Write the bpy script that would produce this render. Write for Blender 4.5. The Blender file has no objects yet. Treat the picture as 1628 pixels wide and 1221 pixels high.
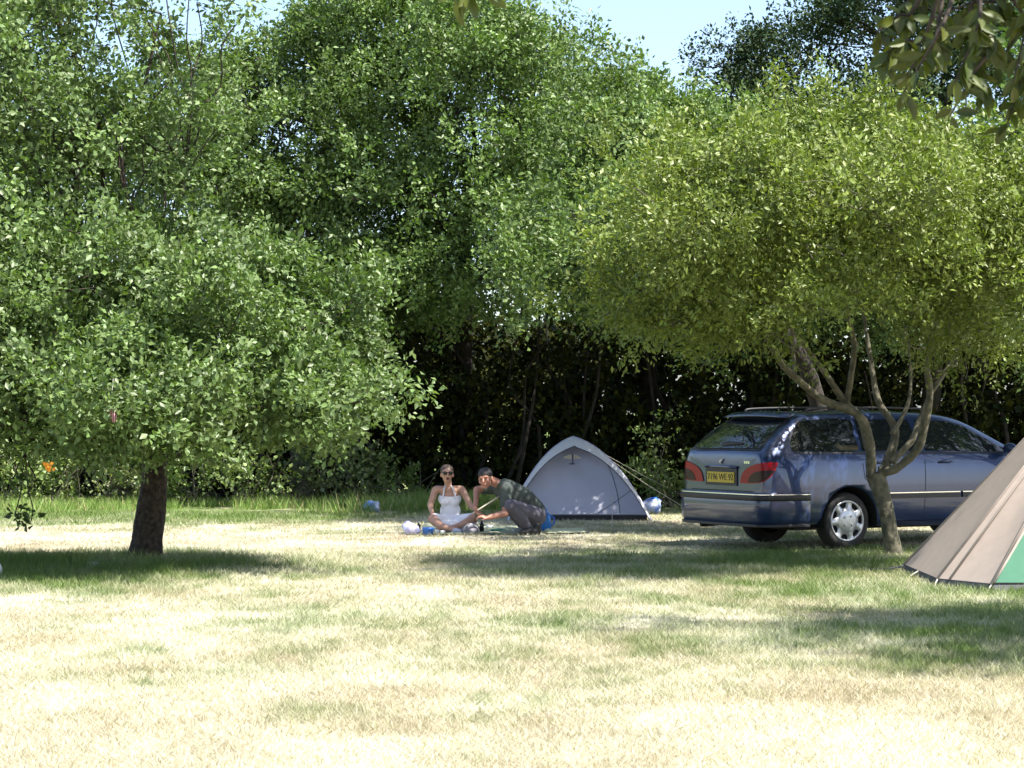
import bpy, bmesh, math, random
import numpy as np
from mathutils import Vector, Matrix, Euler
from mathutils.bvhtree import BVHTree

# ------------------------------------------------------------------ camera, sky, sun, exposure
SC = bpy.context.scene
COL = SC.collection
FPX, CX, HY, CAMH = 3625.0, 814.0, 655.0, 1.5        # focal length in photo pixels, centre x, horizon y, eye height
cam_data = bpy.data.cameras.new('camera')
cam = bpy.data.objects.new('camera', cam_data)
COL.objects.link(cam)
cam.location = (0, 0, CAMH)
cam.rotation_euler = (math.radians(90) + math.atan((HY - 610.5) / FPX), 0, 0)
cam_data.sensor_width = 36.0
cam_data.lens = 36.0 * FPX / 1628.0
cam_data.clip_start = 0.1
cam_data.clip_end = 3000
cam_data.dof.use_dof = True
cam_data.dof.focus_distance = 26.0
cam_data.dof.aperture_fstop = 18.0
SC.camera = cam

SUN_EL = math.radians(57)
SUN_AZ = math.atan2(1.0, -0.6)                       # from the right, a little from the camera's side
TOSUN = Vector((math.cos(SUN_EL) * math.sin(SUN_AZ), math.cos(SUN_EL) * math.cos(SUN_AZ), math.sin(SUN_EL)))
world = bpy.data.worlds.new('World')
SC.world = world
world.use_nodes = True
wn = world.node_tree
bgn = wn.nodes['Background']
sky = wn.nodes.new('ShaderNodeTexSky')
sky.sky_type = 'NISHITA'
sky.sun_disc = False
sky.sun_elevation = SUN_EL
sky.sun_rotation = SUN_AZ
sky.air_density = 0.8
sky.dust_density = 1.5
sky.ozone_density = 0.5
wn.links.new(sky.outputs[0], bgn.inputs[0])
bgn.inputs[1].default_value = 0.13
sun_data = bpy.data.lights.new('sun', 'SUN')
sun_data.energy = 5.0
sun_data.angle = math.radians(0.53)
sun_data.color = (1.0, 0.955, 0.87)
sun = bpy.data.objects.new('sun', sun_data)
sun.rotation_euler = (-TOSUN).to_track_quat('-Z', 'Y').to_euler()
sun.location = (20, -10, 30)
COL.objects.link(sun)
SC.view_settings.view_transform = 'Standard'
SC.view_settings.look = 'None'
SC.view_settings.exposure = 1.35
SC.view_settings.gamma = 1.0
SC.view_settings.use_curve_mapping = False
SC.cycles.use_denoising = True
SC.cycles.max_bounces = 8
SC.cycles.transparent_max_bounces = 8

# ------------------------------------------------------------------ helpers
def W(px, py, d):
    """photo pixel at distance d (metres along the view axis) -> world point"""
    return Vector(((px - CX) * d / FPX, d, CAMH - (py - HY) * d / FPX))
def G(px, py, z=0.0):
    """photo pixel that lies on the ground"""
    d = (CAMH - z) * FPX / (py - HY)
    return Vector(((px - CX) * d / FPX, d, z))
def tag(o, label=None, cat=None, group=None, kind=None):
    if label: o['label'] = label
    if cat: o['category'] = cat
    if group: o['group'] = group
    if kind: o['kind'] = kind
    return o
def thing(name, loc, label, cat, group=None, rz=0.0):
    o = bpy.data.objects.new(name, None)
    o.empty_display_size = 0.2
    COL.objects.link(o)
    o.location = loc
    o.rotation_euler = (0, 0, rz)
    return tag(o, label, cat, group)
def link(name, me, mat, parent=None, smooth=False):
    o = bpy.data.objects.new(name, me)
    COL.objects.link(o)
    if mat is not None:
        me.materials.append(mat)
    if parent is not None:
        o.parent = parent
        # meshes are written in world coordinates unless the parent is flagged local
        if parent.name not in LOCAL:
            root = parent
            m = Matrix.Identity(4)
            chain = []
            while root is not None:
                chain.append(root); root = root.parent
            for r in reversed(chain):
                m = m @ r.matrix_basis
            me.transform(m.inverted())
    if smooth and len(me.polygons):
        me.polygons.foreach_set('use_smooth', [True] * len(me.polygons))
    return o

LOCAL = set()
class MB:
    def __init__(s):
        s.v = []; s.f = []
    def add(s, vs, fs):
        b = len(s.v)
        s.v += [tuple(v) for v in vs]
        s.f += [tuple(i + b for i in f) for f in fs]
        return s
    def box(s, c, size, M=None):
        c = Vector(c); hx, hy, hz = size[0] / 2, size[1] / 2, size[2] / 2
        vs = [Vector((x, y, z)) for x in (-hx, hx) for y in (-hy, hy) for z in (-hz, hz)]
        if M is not None: vs = [M @ v for v in vs]
        vs = [v + c for v in vs]
        return s.add(vs, [(0, 1, 3, 2), (4, 6, 7, 5), (0, 4, 5, 1), (2, 3, 7, 6), (0, 2, 6, 4), (1, 5, 7, 3)])
    def tube(s, pts, rad, n=8, caps=True):
        pts = [Vector(p) for p in pts]
        if not hasattr(rad, '__len__'): rad = [rad] * len(pts)
        vs = []; fs = []
        prev = None
        for i, p in enumerate(pts):
            t = (pts[min(i + 1, len(pts) - 1)] - pts[max(i - 1, 0)])
            if t.length < 1e-9: t = Vector((0, 0, 1))
            t.normalize()
            if prev is None:
                a = t.cross(Vector((0, 1, 0.3)))
                if a.length < 1e-3: a = t.cross(Vector((1, 0, 0)))
            else:
                a = prev - t * prev.dot(t)
            a.normalize(); prev = a
            b = t.cross(a)
            for k in range(n):
                an = 2 * math.pi * k / n
                vs.append(p + (a * math.cos(an) + b * math.sin(an)) * rad[i])
        for i in range(len(pts) - 1):
            for k in range(n):
                fs.append((i * n + k, i * n + (k + 1) % n, (i + 1) * n + (k + 1) % n, (i + 1) * n + k))
        if caps:
            fs.append(tuple(range(n - 1, -1, -1)))
            fs.append(tuple((len(pts) - 1) * n + k for k in range(n)))
        return s.add(vs, fs)
    def capsule(s, p0, p1, r0, r1, n=12):
        p0, p1 = Vector(p0), Vector(p1)
        t = (p1 - p0); L = t.length
        t = t / L if L > 1e-9 else Vector((0, 0, 1))
        pts = []; rad = []
        for k in range(5):
            a = math.pi / 2 * (1 - k / 4)
            pts.append(p0 - t * (r0 * math.sin(a))); rad.append(max(r0 * math.cos(a), r0 * 0.05))
        for k in range(5):
            a = math.pi / 2 * (k / 4)
            pts.append(p1 + t * (r1 * math.sin(a))); rad.append(max(r1 * math.cos(a), r1 * 0.05))
        return s.tube(pts, rad, n)
    def chain(s, pts, rad, n=12):
        for i in range(len(pts) - 1):
            s.capsule(pts[i], pts[i + 1], rad[i], rad[i + 1], n)
        return s
    def ell(s, c, r, M=None, nu=16, nv=10):
        c = Vector(c); vs = []; fs = []
        for j in range(nv + 1):
            th = math.pi * j / nv
            for i in range(nu):
                ph = 2 * math.pi * i / nu
                v = Vector((r[0] * math.sin(th) * math.cos(ph), r[1] * math.sin(th) * math.sin(ph), r[2] * math.cos(th)))
                if M is not None: v = M @ v
                vs.append(v + c)
        for j in range(nv):
            for i in range(nu):
                fs.append((j * nu + i, (j + 1) * nu + i, (j + 1) * nu + (i + 1) % nu, j * nu + (i + 1) % nu))
        return s.add(vs, fs)
    def lathe(s, prof, c, axis=(0, 0, 1), n=20):
        """prof: list of (r, h) along axis"""
        ax = Vector(axis).normalized(); c = Vector(c)
        a = ax.cross(Vector((0, 1, 0.2)));
        if a.length < 1e-3: a = ax.cross(Vector((1, 0, 0)))
        a.normalize(); b = ax.cross(a)
        vs = []; fs = []
        for r, h in prof:
            for k in range(n):
                an = 2 * math.pi * k / n
                vs.append(c + ax * h + (a * math.cos(an) + b * math.sin(an)) * r)
        for i in range(len(prof) - 1):
            for k in range(n):
                fs.append((i * n + k, i * n + (k + 1) % n, (i + 1) * n + (k + 1) % n, (i + 1) * n + k))
        return s.add(vs, fs)
    def mesh(s, name='m'):
        me = bpy.data.meshes.new(name)
        me.from_pydata(s.v, [], s.f)
        me.validate()
        me.update()
        return me
    def build(s, name, mat, parent=None, smooth=False):
        return link(name, s.mesh(name), mat, parent, smooth)

def bark(m, seed=0, amp=0.012, f=9.0):
    """rough, ridged trunk surface: push the tube's vertices in and out"""
    v = np.array(m.v)
    a = fbm(v[:, 0] * f * 1.6 + seed, v[:, 2] * f * 0.45 + v[:, 1] * f * 1.6 + 31, 3) - 0.5
    b_ = fbm(v[:, 1] * f * 1.6 + seed + 9, v[:, 2] * f * 0.45 - v[:, 0] * f * 1.6 + 77, 3) - 0.5
    v[:, 0] += a * amp * 3; v[:, 1] += b_ * amp * 3
    m.v = [tuple(x) for x in v]
    return m
def fix_normals(me):
    bm = bmesh.new(); bm.from_mesh(me)
    bmesh.ops.recalc_face_normals(bm, faces=bm.faces)
    bm.to_mesh(me); bm.free(); me.update()
    return me
def evaluated(me, mods):
    """apply a list of (type, dict) modifiers to a mesh and return the new mesh"""
    o = bpy.data.objects.new('tmp', me); COL.objects.link(o)
    for t, kw in mods:
        m = o.modifiers.new(t, t)
        for k, v in kw.items(): setattr(m, k, v)
    dg = bpy.context.evaluated_depsgraph_get()
    dg.update()
    out = bpy.data.meshes.new_from_object(o.evaluated_get(dg))
    bpy.data.objects.remove(o)
    return out
def sub(me, lv=1):
    return evaluated(me, [('SUBSURF', dict(levels=lv, render_levels=lv))])
def blob(mb, voxel, smooth=4):
    """union of overlapping shapes as ONE continuous skin"""
    me = mb.mesh('blob')
    return evaluated(me, [('REMESH', dict(mode='VOXEL', voxel_size=voxel, use_smooth_shade=True)),
                          ('SMOOTH', dict(iterations=smooth, factor=0.5))])
def spline(pts, n=6):
    """Catmull-Rom through points"""
    pts = [Vector(p) for p in pts]
    out = []
    for i in range(len(pts) - 1):
        p0 = pts[max(i - 1, 0)]; p1 = pts[i]; p2 = pts[i + 1]; p3 = pts[min(i + 2, len(pts) - 1)]
        for k in range(n):
            t = k / n
            out.append(0.5 * ((2 * p1) + (p2 - p0) * t + (2 * p0 - 5 * p1 + 4 * p2 - p3) * t * t + (3 * p1 - p0 - 3 * p2 + p3) * t ** 3))
    out.append(pts[-1])
    return out

# value noise (numpy)
_rs = np.random.RandomState(7)
_lat = _rs.rand(256, 256)
def vnoise(x, y):
    xi = np.floor(x).astype(int); yi = np.floor(y).astype(int)
    fx = x - xi; fy = y - yi
    fx = fx * fx * (3 - 2 * fx); fy = fy * fy * (3 - 2 * fy)
    a = _lat[xi % 256, yi % 256]; b = _lat[(xi + 1) % 256, yi % 256]
    c = _lat[xi % 256, (yi + 1) % 256]; d = _lat[(xi + 1) % 256, (yi + 1) % 256]
    return (a * (1 - fx) + b * fx) * (1 - fy) + (c * (1 - fx) + d * fx) * fy
def fbm(x, y, oct=4):
    s = 0; a = 0.5; t = 0
    for _ in range(oct):
        s = s + a * vnoise(x, y); t += a; a *= 0.5; x = x * 2.03 + 17.1; y = y * 2.03 + 5.7
    return s / t

# ------------------------------------------------------------------ materials
def mat(name, color, rough=0.6, metal=0.0, spec=0.5, noise=None, bump=0.0, scale=20.0, coat=0.0, **kw):
    m = bpy.data.materials.new(name); m.use_nodes = True
    nt = m.node_tree; b = nt.nodes['Principled BSDF']
    b.inputs['Base Color'].default_value = (*color, 1)
    b.inputs['Roughness'].default_value = rough
    b.inputs['Metallic'].default_value = metal
    b.inputs['Specular IOR Level'].default_value = spec
    if coat: b.inputs['Coat Weight'].default_value = coat; b.inputs['Coat Roughness'].default_value = 0.04
    for k, v in kw.items(): b.inputs[k].default_value = v
    if noise or bump:
        tc = nt.nodes.new('ShaderNodeTexCoord')
        nz = nt.nodes.new('ShaderNodeTexNoise'); nz.inputs['Scale'].default_value = scale; nz.inputs['Detail'].default_value = 6
        nt.links.new(tc.outputs['Object'], nz.inputs['Vector'])
        if noise:
            mx = nt.nodes.new('ShaderNodeMix'); mx.data_type = 'RGBA'
            rp = nt.nodes.new('ShaderNodeValToRGB'); rp.color_ramp.elements[0].position = 0.35; rp.color_ramp.elements[1].position = 0.65
            nt.links.new(nz.outputs['Fac'], rp.inputs[0]); nt.links.new(rp.outputs[0], mx.inputs[0])
            mx.inputs[6].default_value = (*color, 1); mx.inputs[7].default_value = (*noise, 1)
            nt.links.new(mx.outputs[2], b.inputs['Base Color'])
        if bump:
            bp = nt.nodes.new('ShaderNodeBump'); bp.inputs['Strength'].default_value = bump; bp.inputs['Distance'].default_value = 0.02
            nt.links.new(nz.outputs['Fac'], bp.inputs['Height']); nt.links.new(bp.outputs[0], b.inputs['Normal'])
    return m
def leaf_mat(name, rough=0.46, trans=0.22, tcol=(1.3, 1.55, 0.45), spec=0.42):
    """leaf colour comes per leaf from the 'col' attribute; light passes through the blade"""
    m = bpy.data.materials.new(name); m.use_nodes = True
    nt = m.node_tree; b = nt.nodes['Principled BSDF']; out = nt.nodes['Material Output']
    at = nt.nodes.new('ShaderNodeAttribute'); at.attribute_name = 'col'
    nt.links.new(at.outputs['Color'], b.inputs['Base Color'])
    b.inputs['Roughness'].default_value = rough
    b.inputs['Specular IOR Level'].default_value = spec
    tr = nt.nodes.new('ShaderNodeBsdfTranslucent')
    mu = nt.nodes.new('ShaderNodeMix'); mu.data_type = 'RGBA'; mu.blend_type = 'MULTIPLY'; mu.inputs[0].default_value = 1
    mu.inputs[7].default_value = (*tcol, 1)
    nt.links.new(at.outputs['Color'], mu.inputs[6]); nt.links.new(mu.outputs[2], tr.inputs['Color'])
    ms = nt.nodes.new('ShaderNodeMixShader'); ms.inputs[0].default_value = trans
    nt.links.new(b.outputs[0], ms.inputs[1]); nt.links.new(tr.outputs[0], ms.inputs[2])
    nt.links.new(ms.outputs[0], out.inputs['Surface'])
    return m
M_leaf = leaf_mat('leaf')
M_leaf_dark = leaf_mat('shaded_leaf', rough=0.6, trans=0.10, spec=0.08)  # duller copy of the leaf, for foliage drawn as lying in shade
M_grass = leaf_mat('grass_blade', rough=0.6, trans=0.3, tcol=(1.2, 1.25, 0.7), spec=0.25)
M_bark_oak = mat('oak_bark', (0.07, 0.052, 0.038), 0.95, noise=(0.02, 0.015, 0.011), bump=1.0, scale=22)
M_bark_pale = mat('pale_bark', (0.15, 0.135, 0.095), 0.9, noise=(0.055, 0.055, 0.035), bump=1.0, scale=13)
M_bark_dark = mat('dark_bark', (0.035, 0.028, 0.022), 0.95, noise=(0.018, 0.015, 0.012), bump=0.6, scale=10)

def np_norm(a):
    return a / np.maximum(np.linalg.norm(a, axis=1, keepdims=True), 1e-9)
def quick_mesh(name, verts, faces_flat, nper, col=None):
    """fast mesh from numpy: verts (N,3), faces (M,nper)"""
    me = bpy.data.meshes.new(name)
    nv = len(verts); nf = len(faces_flat)
    me.vertices.add(nv); me.vertices.foreach_set('co', np.ascontiguousarray(verts, dtype=np.float32).ravel())
    me.loops.add(nf * nper); me.loops.foreach_set('vertex_index', np.ascontiguousarray(faces_flat, dtype=np.int32).ravel())
    me.polygons.add(nf)
    me.polygons.foreach_set('loop_start', np.arange(0, nf * nper, nper, dtype=np.int32))
    me.polygons.foreach_set('loop_total', np.full(nf, nper, dtype=np.int32))
    if col is not None:
        a = me.attributes.new('col', 'FLOAT_COLOR', 'POINT')
        c4 = np.ones((nv, 4), dtype=np.float32); c4[:, :3] = col
        a.data.foreach_set('color', c4.ravel())
    me.update(calc_edges=True)
    return me
def leaf_mesh(name, pos, axis, nrm, L, Wd, col, fold=0.18):
    """folded pointed leaf blades: base, two sides, tip"""
    n = len(pos)
    axis = np_norm(axis); side = np_norm(np.cross(axis, nrm)); up = np.cross(side, axis)
    L = L[:, None]; Wd = Wd[:, None]
    v = np.empty((n, 4, 3))
    v[:, 0] = pos
    v[:, 1] = pos + axis * L * 0.48 - side * Wd * 0.5 + up * Wd * fold
    v[:, 2] = pos + axis * L
    v[:, 3] = pos + axis * L * 0.48 + side * Wd * 0.5 + up * Wd * fold
    i = np.arange(n)[:, None] * 4
    f = np.concatenate([i + np.array([[0, 2, 1]]), i + np.array([[0, 3, 2]])], 0)
    c = np.repeat(col, 4, 0)
    return quick_mesh(name, v.reshape(-1, 3), f, 3, c)
# ------------------------------------------------------------------ ground
def ell_mask(x, y, cx, cy, rx, ry, soft=0.35):
    r = np.sqrt(((x - cx) / rx) ** 2 + ((y - cy) / ry) ** 2)
    return np.clip((1 + soft - r) / (2 * soft), 0, 1)
def greenness(x, y):
    """0 = bleached straw, 1 = green grass (greener where trees keep the turf moist)"""
    n1 = fbm(x * 0.55 + 3, y * 0.42 + 9, 4); n2 = fbm(x * 2.1 + 30, y * 1.5 + 4, 4); n3 = fbm(x * 6 + 50, y * 4.5, 3)
    g = 0.06 + 0.85 * (n1 - 0.5) + 0.9 * (n2 - 0.5) + 0.9 * (n3 - 0.5)
    g = g + 0.80 * ell_mask(x, y, -4.6, 22.0, 2.4, 2.8, 0.45)
    g = g + 0.50 * ell_mask(x, y, 5.2, 14.8, 3.8, 3.2, 0.6)
    g = g + 0.50 * ell_mask(x, y, 4.0, 21.0, 3.2, 3.2, 0.5)
    g = g + 0.30 * ell_mask(x, y, 1.5, 26.5, 4.0, 4.0, 0.5)
    g = g + 0.75 * np.clip((y - 29.2 - 3.0 * np.clip((x + 3.0) / 2.0, 0, 1) - 2.0 * (n1 - 0.5)) / 2.2, 0, 1)
    g = g - 0.30 * np.clip((13.5 - y) / 3.0, 0, 1)
    g = g - 0.35 * ell_mask(x, y, -3.0, 26.6, 5.5, 1.6, 0.5)
    return np.clip(g, 0, 1)
def lawn_colour(g, r, x=None, y=None):
    """g greenness, r random 0..1"""
    straw = np.stack([0.53 + 0.34 * (r - .5), 0.49 + 0.34 * (r - .5), 0.39 + 0.30 * (r - .5)], -1)
    if x is not None:                                  # worn, browner patches in the dead grass
        k2 = np.clip(0.62 + 0.75 * fbm(x * 1.3 + 80, y * 1.0 + 15, 4), 0.6, 1.12)[..., None]
        straw = straw * np.concatenate([k2 ** 0.8, k2, k2 ** 1.25], -1)
    green = np.stack([0.135 + 0.07 * (r - .5), 0.20 + 0.09 * (r - .5), 0.055 + 0.03 * (r - .5)], -1)
    k = np.clip(g * 1.2, 0, 1)[..., None]
    return straw * (1 - k) + green * k
def zground(x, y):
    return 0.035 * (fbm(x * 0.8 + 11, y * 0.8 + 2, 3) - 0.5)
xs = np.concatenate([np.array([-900, -300, -120, -60, -30, -18]), np.arange(-13, 13.01, 0.13), np.array([18, 30, 60, 120, 300, 900])])
ys = np.concatenate([np.array([-300, -100, -40, -15, -4, 3]), np.arange(8, 41.01, 0.13), np.array([46, 60, 90, 150, 300, 800, 2000])])
gx, gy = np.meshgrid(xs, ys)
gz = zground(gx, gy) * np.exp(-np.maximum(np.abs(gx) - 13, 0)) * np.exp(-np.maximum(gy - 41, 0)) * np.exp(-np.maximum(8 - gy, 0))
gc = lawn_colour(greenness(gx, gy), fbm(gx * 3, gy * 3, 2), gx, gy).reshape(-1, 3)
ny, nx = gx.shape
ii = (np.arange(ny - 1)[:, None] * nx + np.arange(nx - 1)[None]).ravel()
gf = np.stack([ii, ii + 1, ii + nx + 1, ii + nx], 1)
gme = quick_mesh('ground', np.stack([gx, gy, gz], -1).reshape(-1, 3), gf, 4, gc)
M_ground = bpy.data.materials.new('dry_lawn'); M_ground.use_nodes = True
nt = M_ground.node_tree; b = nt.nodes['Principled BSDF']
at = nt.nodes.new('ShaderNodeAttribute'); at.attribute_name = 'col'
tc = nt.nodes.new('ShaderNodeTexCoord')
mp = nt.nodes.new('ShaderNodeMapping'); mp.inputs['Scale'].default_value = (1.0, 0.6, 1)
nz = nt.nodes.new('ShaderNodeTexNoise'); nz.inputs['Scale'].default_value = 38; nz.inputs['Detail'].default_value = 8; nz.inputs['Roughness'].default_value = 0.75
rp = nt.nodes.new('ShaderNodeValToRGB')
rp.color_ramp.elements[0].position = 0.3; rp.color_ramp.elements[0].color = (0.45, 0.43, 0.34, 1)
rp.color_ramp.elements[1].position = 0.62; rp.color_ramp.elements[1].color = (1.0, 1.0, 1.0, 1)
mx = nt.nodes.new('ShaderNodeMix'); mx.data_type = 'RGBA'; mx.blend_type = 'MULTIPLY'; mx.inputs[0].default_value = 1
nt.links.new(tc.outputs['Object'], mp.inputs[0]); nt.links.new(mp.outputs[0], nz.inputs['Vector']); nt.links.new(nz.outputs['Fac'], rp.inputs[0])
nt.links.new(at.outputs['Color'], mx.inputs[6]); nt.links.new(rp.outputs[0], mx.inputs[7]); nt.links.new(mx.outputs[2], b.inputs['Base Color'])
b.inputs['Roughness'].default_value = 0.95; b.inputs['Specular IOR Level'].default_value = 0.1
bp = nt.nodes.new('ShaderNodeBump'); bp.inputs['Strength'].default_value = 0.7; bp.inputs['Distance'].default_value = 0.03
nt.links.new(nz.outputs['Fac'], bp.inputs['Height']); nt.links.new(bp.outputs[0], b.inputs['Normal'])
ground = link('ground', gme, M_ground)
tag(ground, kind='structure')

# grass blades (stuff)
def blades(name, x, y, h, w, lean, colr, label, z0=-0.004):
    n = len(x); rs = np.random.RandomState(n)
    a = rs.rand(n) * 2 * np.pi; b_ = rs.rand(n) * 2 * np.pi
    base = np.stack([x, y, zground(x, y) + z0], 1)
    sd = np.stack([np.cos(a), np.sin(a), np.zeros(n)], 1) * (w[:, None] / 2)
    tip = base + np.stack([np.cos(b_) * lean * h, np.sin(b_) * lean * h, h], 1)
    v = np.stack([base - sd, base + sd, tip], 1).reshape(-1, 3)
    f = np.arange(3 * n).reshape(-1, 3)
    o = link(name, quick_mesh(name, v, f, 3, np.repeat(colr, 3, 0)), M_grass)
    return tag(o, label, 'grass', kind='stuff')
rs = np.random.RandomState(3)
def frame_points(n, d0, d1, power=1.0, margin=1.04):
    # uniform over the visible wedge of lawn between two distances
    u = rs.rand(n); d = np.sqrt(d0 ** 2 + u * (d1 ** 2 - d0 ** 2))
    x = (rs.rand(n) * 2 - 1) * d * (CX / FPX) * margin
    return x, d
px_, py_ = [], []
for n, a, c in ((170000, 9.2, 15.5), (140000, 15.5, 24), (70000, 24, 34)):
    x, y = frame_points(n, a, c); px_.append(x); py_.append(y)
x = np.concatenate(px_); y = np.concatenate(py_)
g = greenness(x, y); r = rs.rand(len(x))
h = (0.016 + 0.030 * rs.rand(len(x))) * (1 + 1.0 * g)
tall = ell_mask(x, y, -3.6, 23.0, 2.2, 1.6, 0.4)
h = h * (1 + 1.1 * tall * rs.rand(len(x)))
w = (0.0045 + 0.00030 * (y - 9)) * (0.7 + 0.6 * rs.rand(len(x)))
lean = 0.3 + 1.6 * rs.rand(len(x)) * (1.15 - 0.6 * g)
blades('lawn_grass', x, y, h, w, lean, lawn_colour(np.clip(g + 0.25 * (rs.rand(len(x)) - .5), 0, 1), np.where(rs.rand(len(x)) < .07, -.2, r), x, y), 'short mown grass, bleached straw in the sun and green under trees')
# long verge grass at the foot of the hedge
n = 32000
x = -9.5 + 11.0 * rs.rand(n); y = 33.6 + 3.6 * rs.rand(n)
keep = fbm(x * 1.3, y * 1.3 + 40, 3) + 0.16 * (y - 35.3) > 0.44
x, y = x[keep], y[keep]; r = rs.rand(len(x))
h = (0.06 + 0.30 * rs.rand(len(x)) * fbm(x * 0.9 + 7, y * 0.9, 2) * 1.4)
vc = np.stack([0.15 + 0.10 * r, 0.25 + 0.10 * r, 0.065 + 0.03 * r], 1)
dry = rs.rand(len(x)) < 0.10
vc[dry] = np.stack([0.42 + 0.1 * r[dry], 0.34 + 0.1 * r[dry], 0.2 + 0.05 * r[dry]], 1)
blades('verge_grass', x, y, h, np.full(len(x), 0.013), 0.2 + 0.7 * rs.rand(len(x)), vc, 'long green grass growing along the foot of the hedge')

# ------------------------------------------------------------------ trees
def pal(rs, n, base, var=0.25, yellow=0.12):
    """n leaf colours round a base"""
    k = 1 + var * (rs.rand(n, 1) * 2 - 1)
    c = np.array(base)[None] * k
    t = (rs.rand(n, 1) * yellow)
    return np.clip(c + t * np.array([[0.10, 0.08, -0.01]]), 0.002, 1)
def scatter(rs, lobes, nclump, lo=0.5, gap=0.0, gscale=1.3, bough=13, spread=0.27, loose=0.10):
    """clump centres gathered into boughs that sit near the skins of ellipsoid lobes, with gaps between the boughs"""
    area = np.array([(a[1][0] * a[1][1] * a[1][2]) ** (2 / 3) for a in lobes]); area = area / area.sum()
    nb = max(4, nclump // bough) * 2
    idx = rs.choice(len(lobes), nb, p=area)
    dirs = np_norm(rs.randn(nb, 3)); rr = lo + (1 - lo) * rs.rand(nb) ** 0.5
    C = np.array([a[0] for a in lobes]); R = np.array([a[1] for a in lobes])
    p = C[idx] + dirs * R[idx] * rr[:, None]
    if gap > 0:
        nn = fbm(p[:, 0] * gscale + p[:, 2] * 0.6 * gscale + 40, p[:, 1] * gscale - p[:, 2] * 0.8 * gscale + 60, 2)
        k = nn > gap; p = p[k]; idx = idx[k]; dirs = dirs[k]
    size = 0.6 + 0.8 * rs.rand(len(p))
    bi = rs.choice(len(p), int(nclump * (1 - loose)), p=size / size.sum())
    off = rs.randn(len(bi), 3) * np.array([[spread, spread, spread * 0.62]]) * size[bi][:, None]
    pc = p[bi] + off
    oc = np_norm(dirs[bi] * 0.6 + np_norm(off) * 0.7 + np.array([[0, 0, 0.15]]))
    ii_ = idx[bi]
    nl = int(nclump * loose)
    li = rs.choice(len(lobes), nl, p=area); ld = np_norm(rs.randn(nl, 3))
    pl = C[li] + ld * R[li] * (0.25 + 0.7 * rs.rand(nl))[:, None]
    return np.concatenate([pc, pl]), np.concatenate([oc, ld]), np.concatenate([ii_, li])
def foliage(name, rs, cen, out, r, per, L, Wd, base, parent, material, var=0.3, yellow=0.25, up=0.55, asp=1.0, clumpvar=0.25, outw=0.45):
    n0 = len(cen); nt_ = 7                           # twigs per clump
    tw = np_norm(rs.randn(n0, nt_, 3) .reshape(-1, 3) + np.repeat(out, nt_, 0) * 0.7 + np.array([[0, 0, 0.25]])).reshape(n0, nt_, 3)
    ci = np.repeat(np.arange(n0), per); ti = rs.randint(0, nt_, len(ci))
    d = tw[ci, ti]; t = 0.12 + 0.95 * rs.rand(len(ci)) ** 0.8
    rad = (r * (0.7 + 0.6 * rs.rand(n0)))[ci]
    pos = cen[ci] + d * (t * rad)[:, None] + rs.randn(len(ci), 3) * 0.055 * (r / 0.3)
    ax = np_norm(d * 0.75 + rs.randn(len(ci), 3) * 0.65 + np.array([[0, 0, -0.08]]))
    nr = np_norm(np.array([[0, 0, up]]) + out[ci] * outw + rs.randn(len(ci), 3) * 0.55)
    ll = L * (0.5 + 0.9 * rs.rand(len(ci))); ww = ll * Wd / L * (0.8 + 0.4 * rs.rand(len(ci)))
    col = pal(rs, len(ci), base, var, yellow) * (1 + clumpvar * (rs.rand(n0, 1) * 2 - 1))[ci]
    return link(name, leaf_mesh(name, pos, ax, nr, ll, ww, col), material, parent)
def lobe(px, py, d, rx, ry, rd):
    return (W(px, py, d), Vector((rx * d / FPX, rd, ry * d / FPX)))
def bend(p0, p1, rs, k=0.12, n=5, sag=0.0):
    """a slightly crooked path between two points"""
    p0 = Vector(p0); p1 = Vector(p1); L = (p1 - p0).length
    pts = [p0]
    for i in range(1, n):
        t = i / n
        pts.append(p0.lerp(p1, t) + Vector(rs.randn(3) * k * L * 0.4) + Vector((0, 0, sag * L * math.sin(math.pi * t))))
    pts.append(p1)
    return spline(pts, 3)
def limbs(rs, parent, root, lobes, cen, idx, bark, r0, twigs=14, skip=()):
    """one limb to every lobe with side branches that carry its clumps"""
    for k, (c, R) in enumerate(lobes):
        if k in skip: continue
        m = MB()
        a = root[k % len(root)]
        path = bend(a, c, rs, 0.10)
        rr = np.linspace(r0, r0 * 0.35, len(path))
        m.tube(path, list(rr), 7)
        mine = np.where(idx == k)[0]
        rs.shuffle(mine)
        for j in mine[:twigs]:
            s = path[int(len(path) * (0.45 + 0.5 * rs.rand()))] if len(path) > 4 else c
            e = Vector(cen[j])
            q = bend(s, e, rs, 0.10, 4)
            m.tube(q, list(np.linspace(r0 * 0.28, 0.006, len(q))), 5)
        m.build('limb', bark, parent, True)

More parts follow.
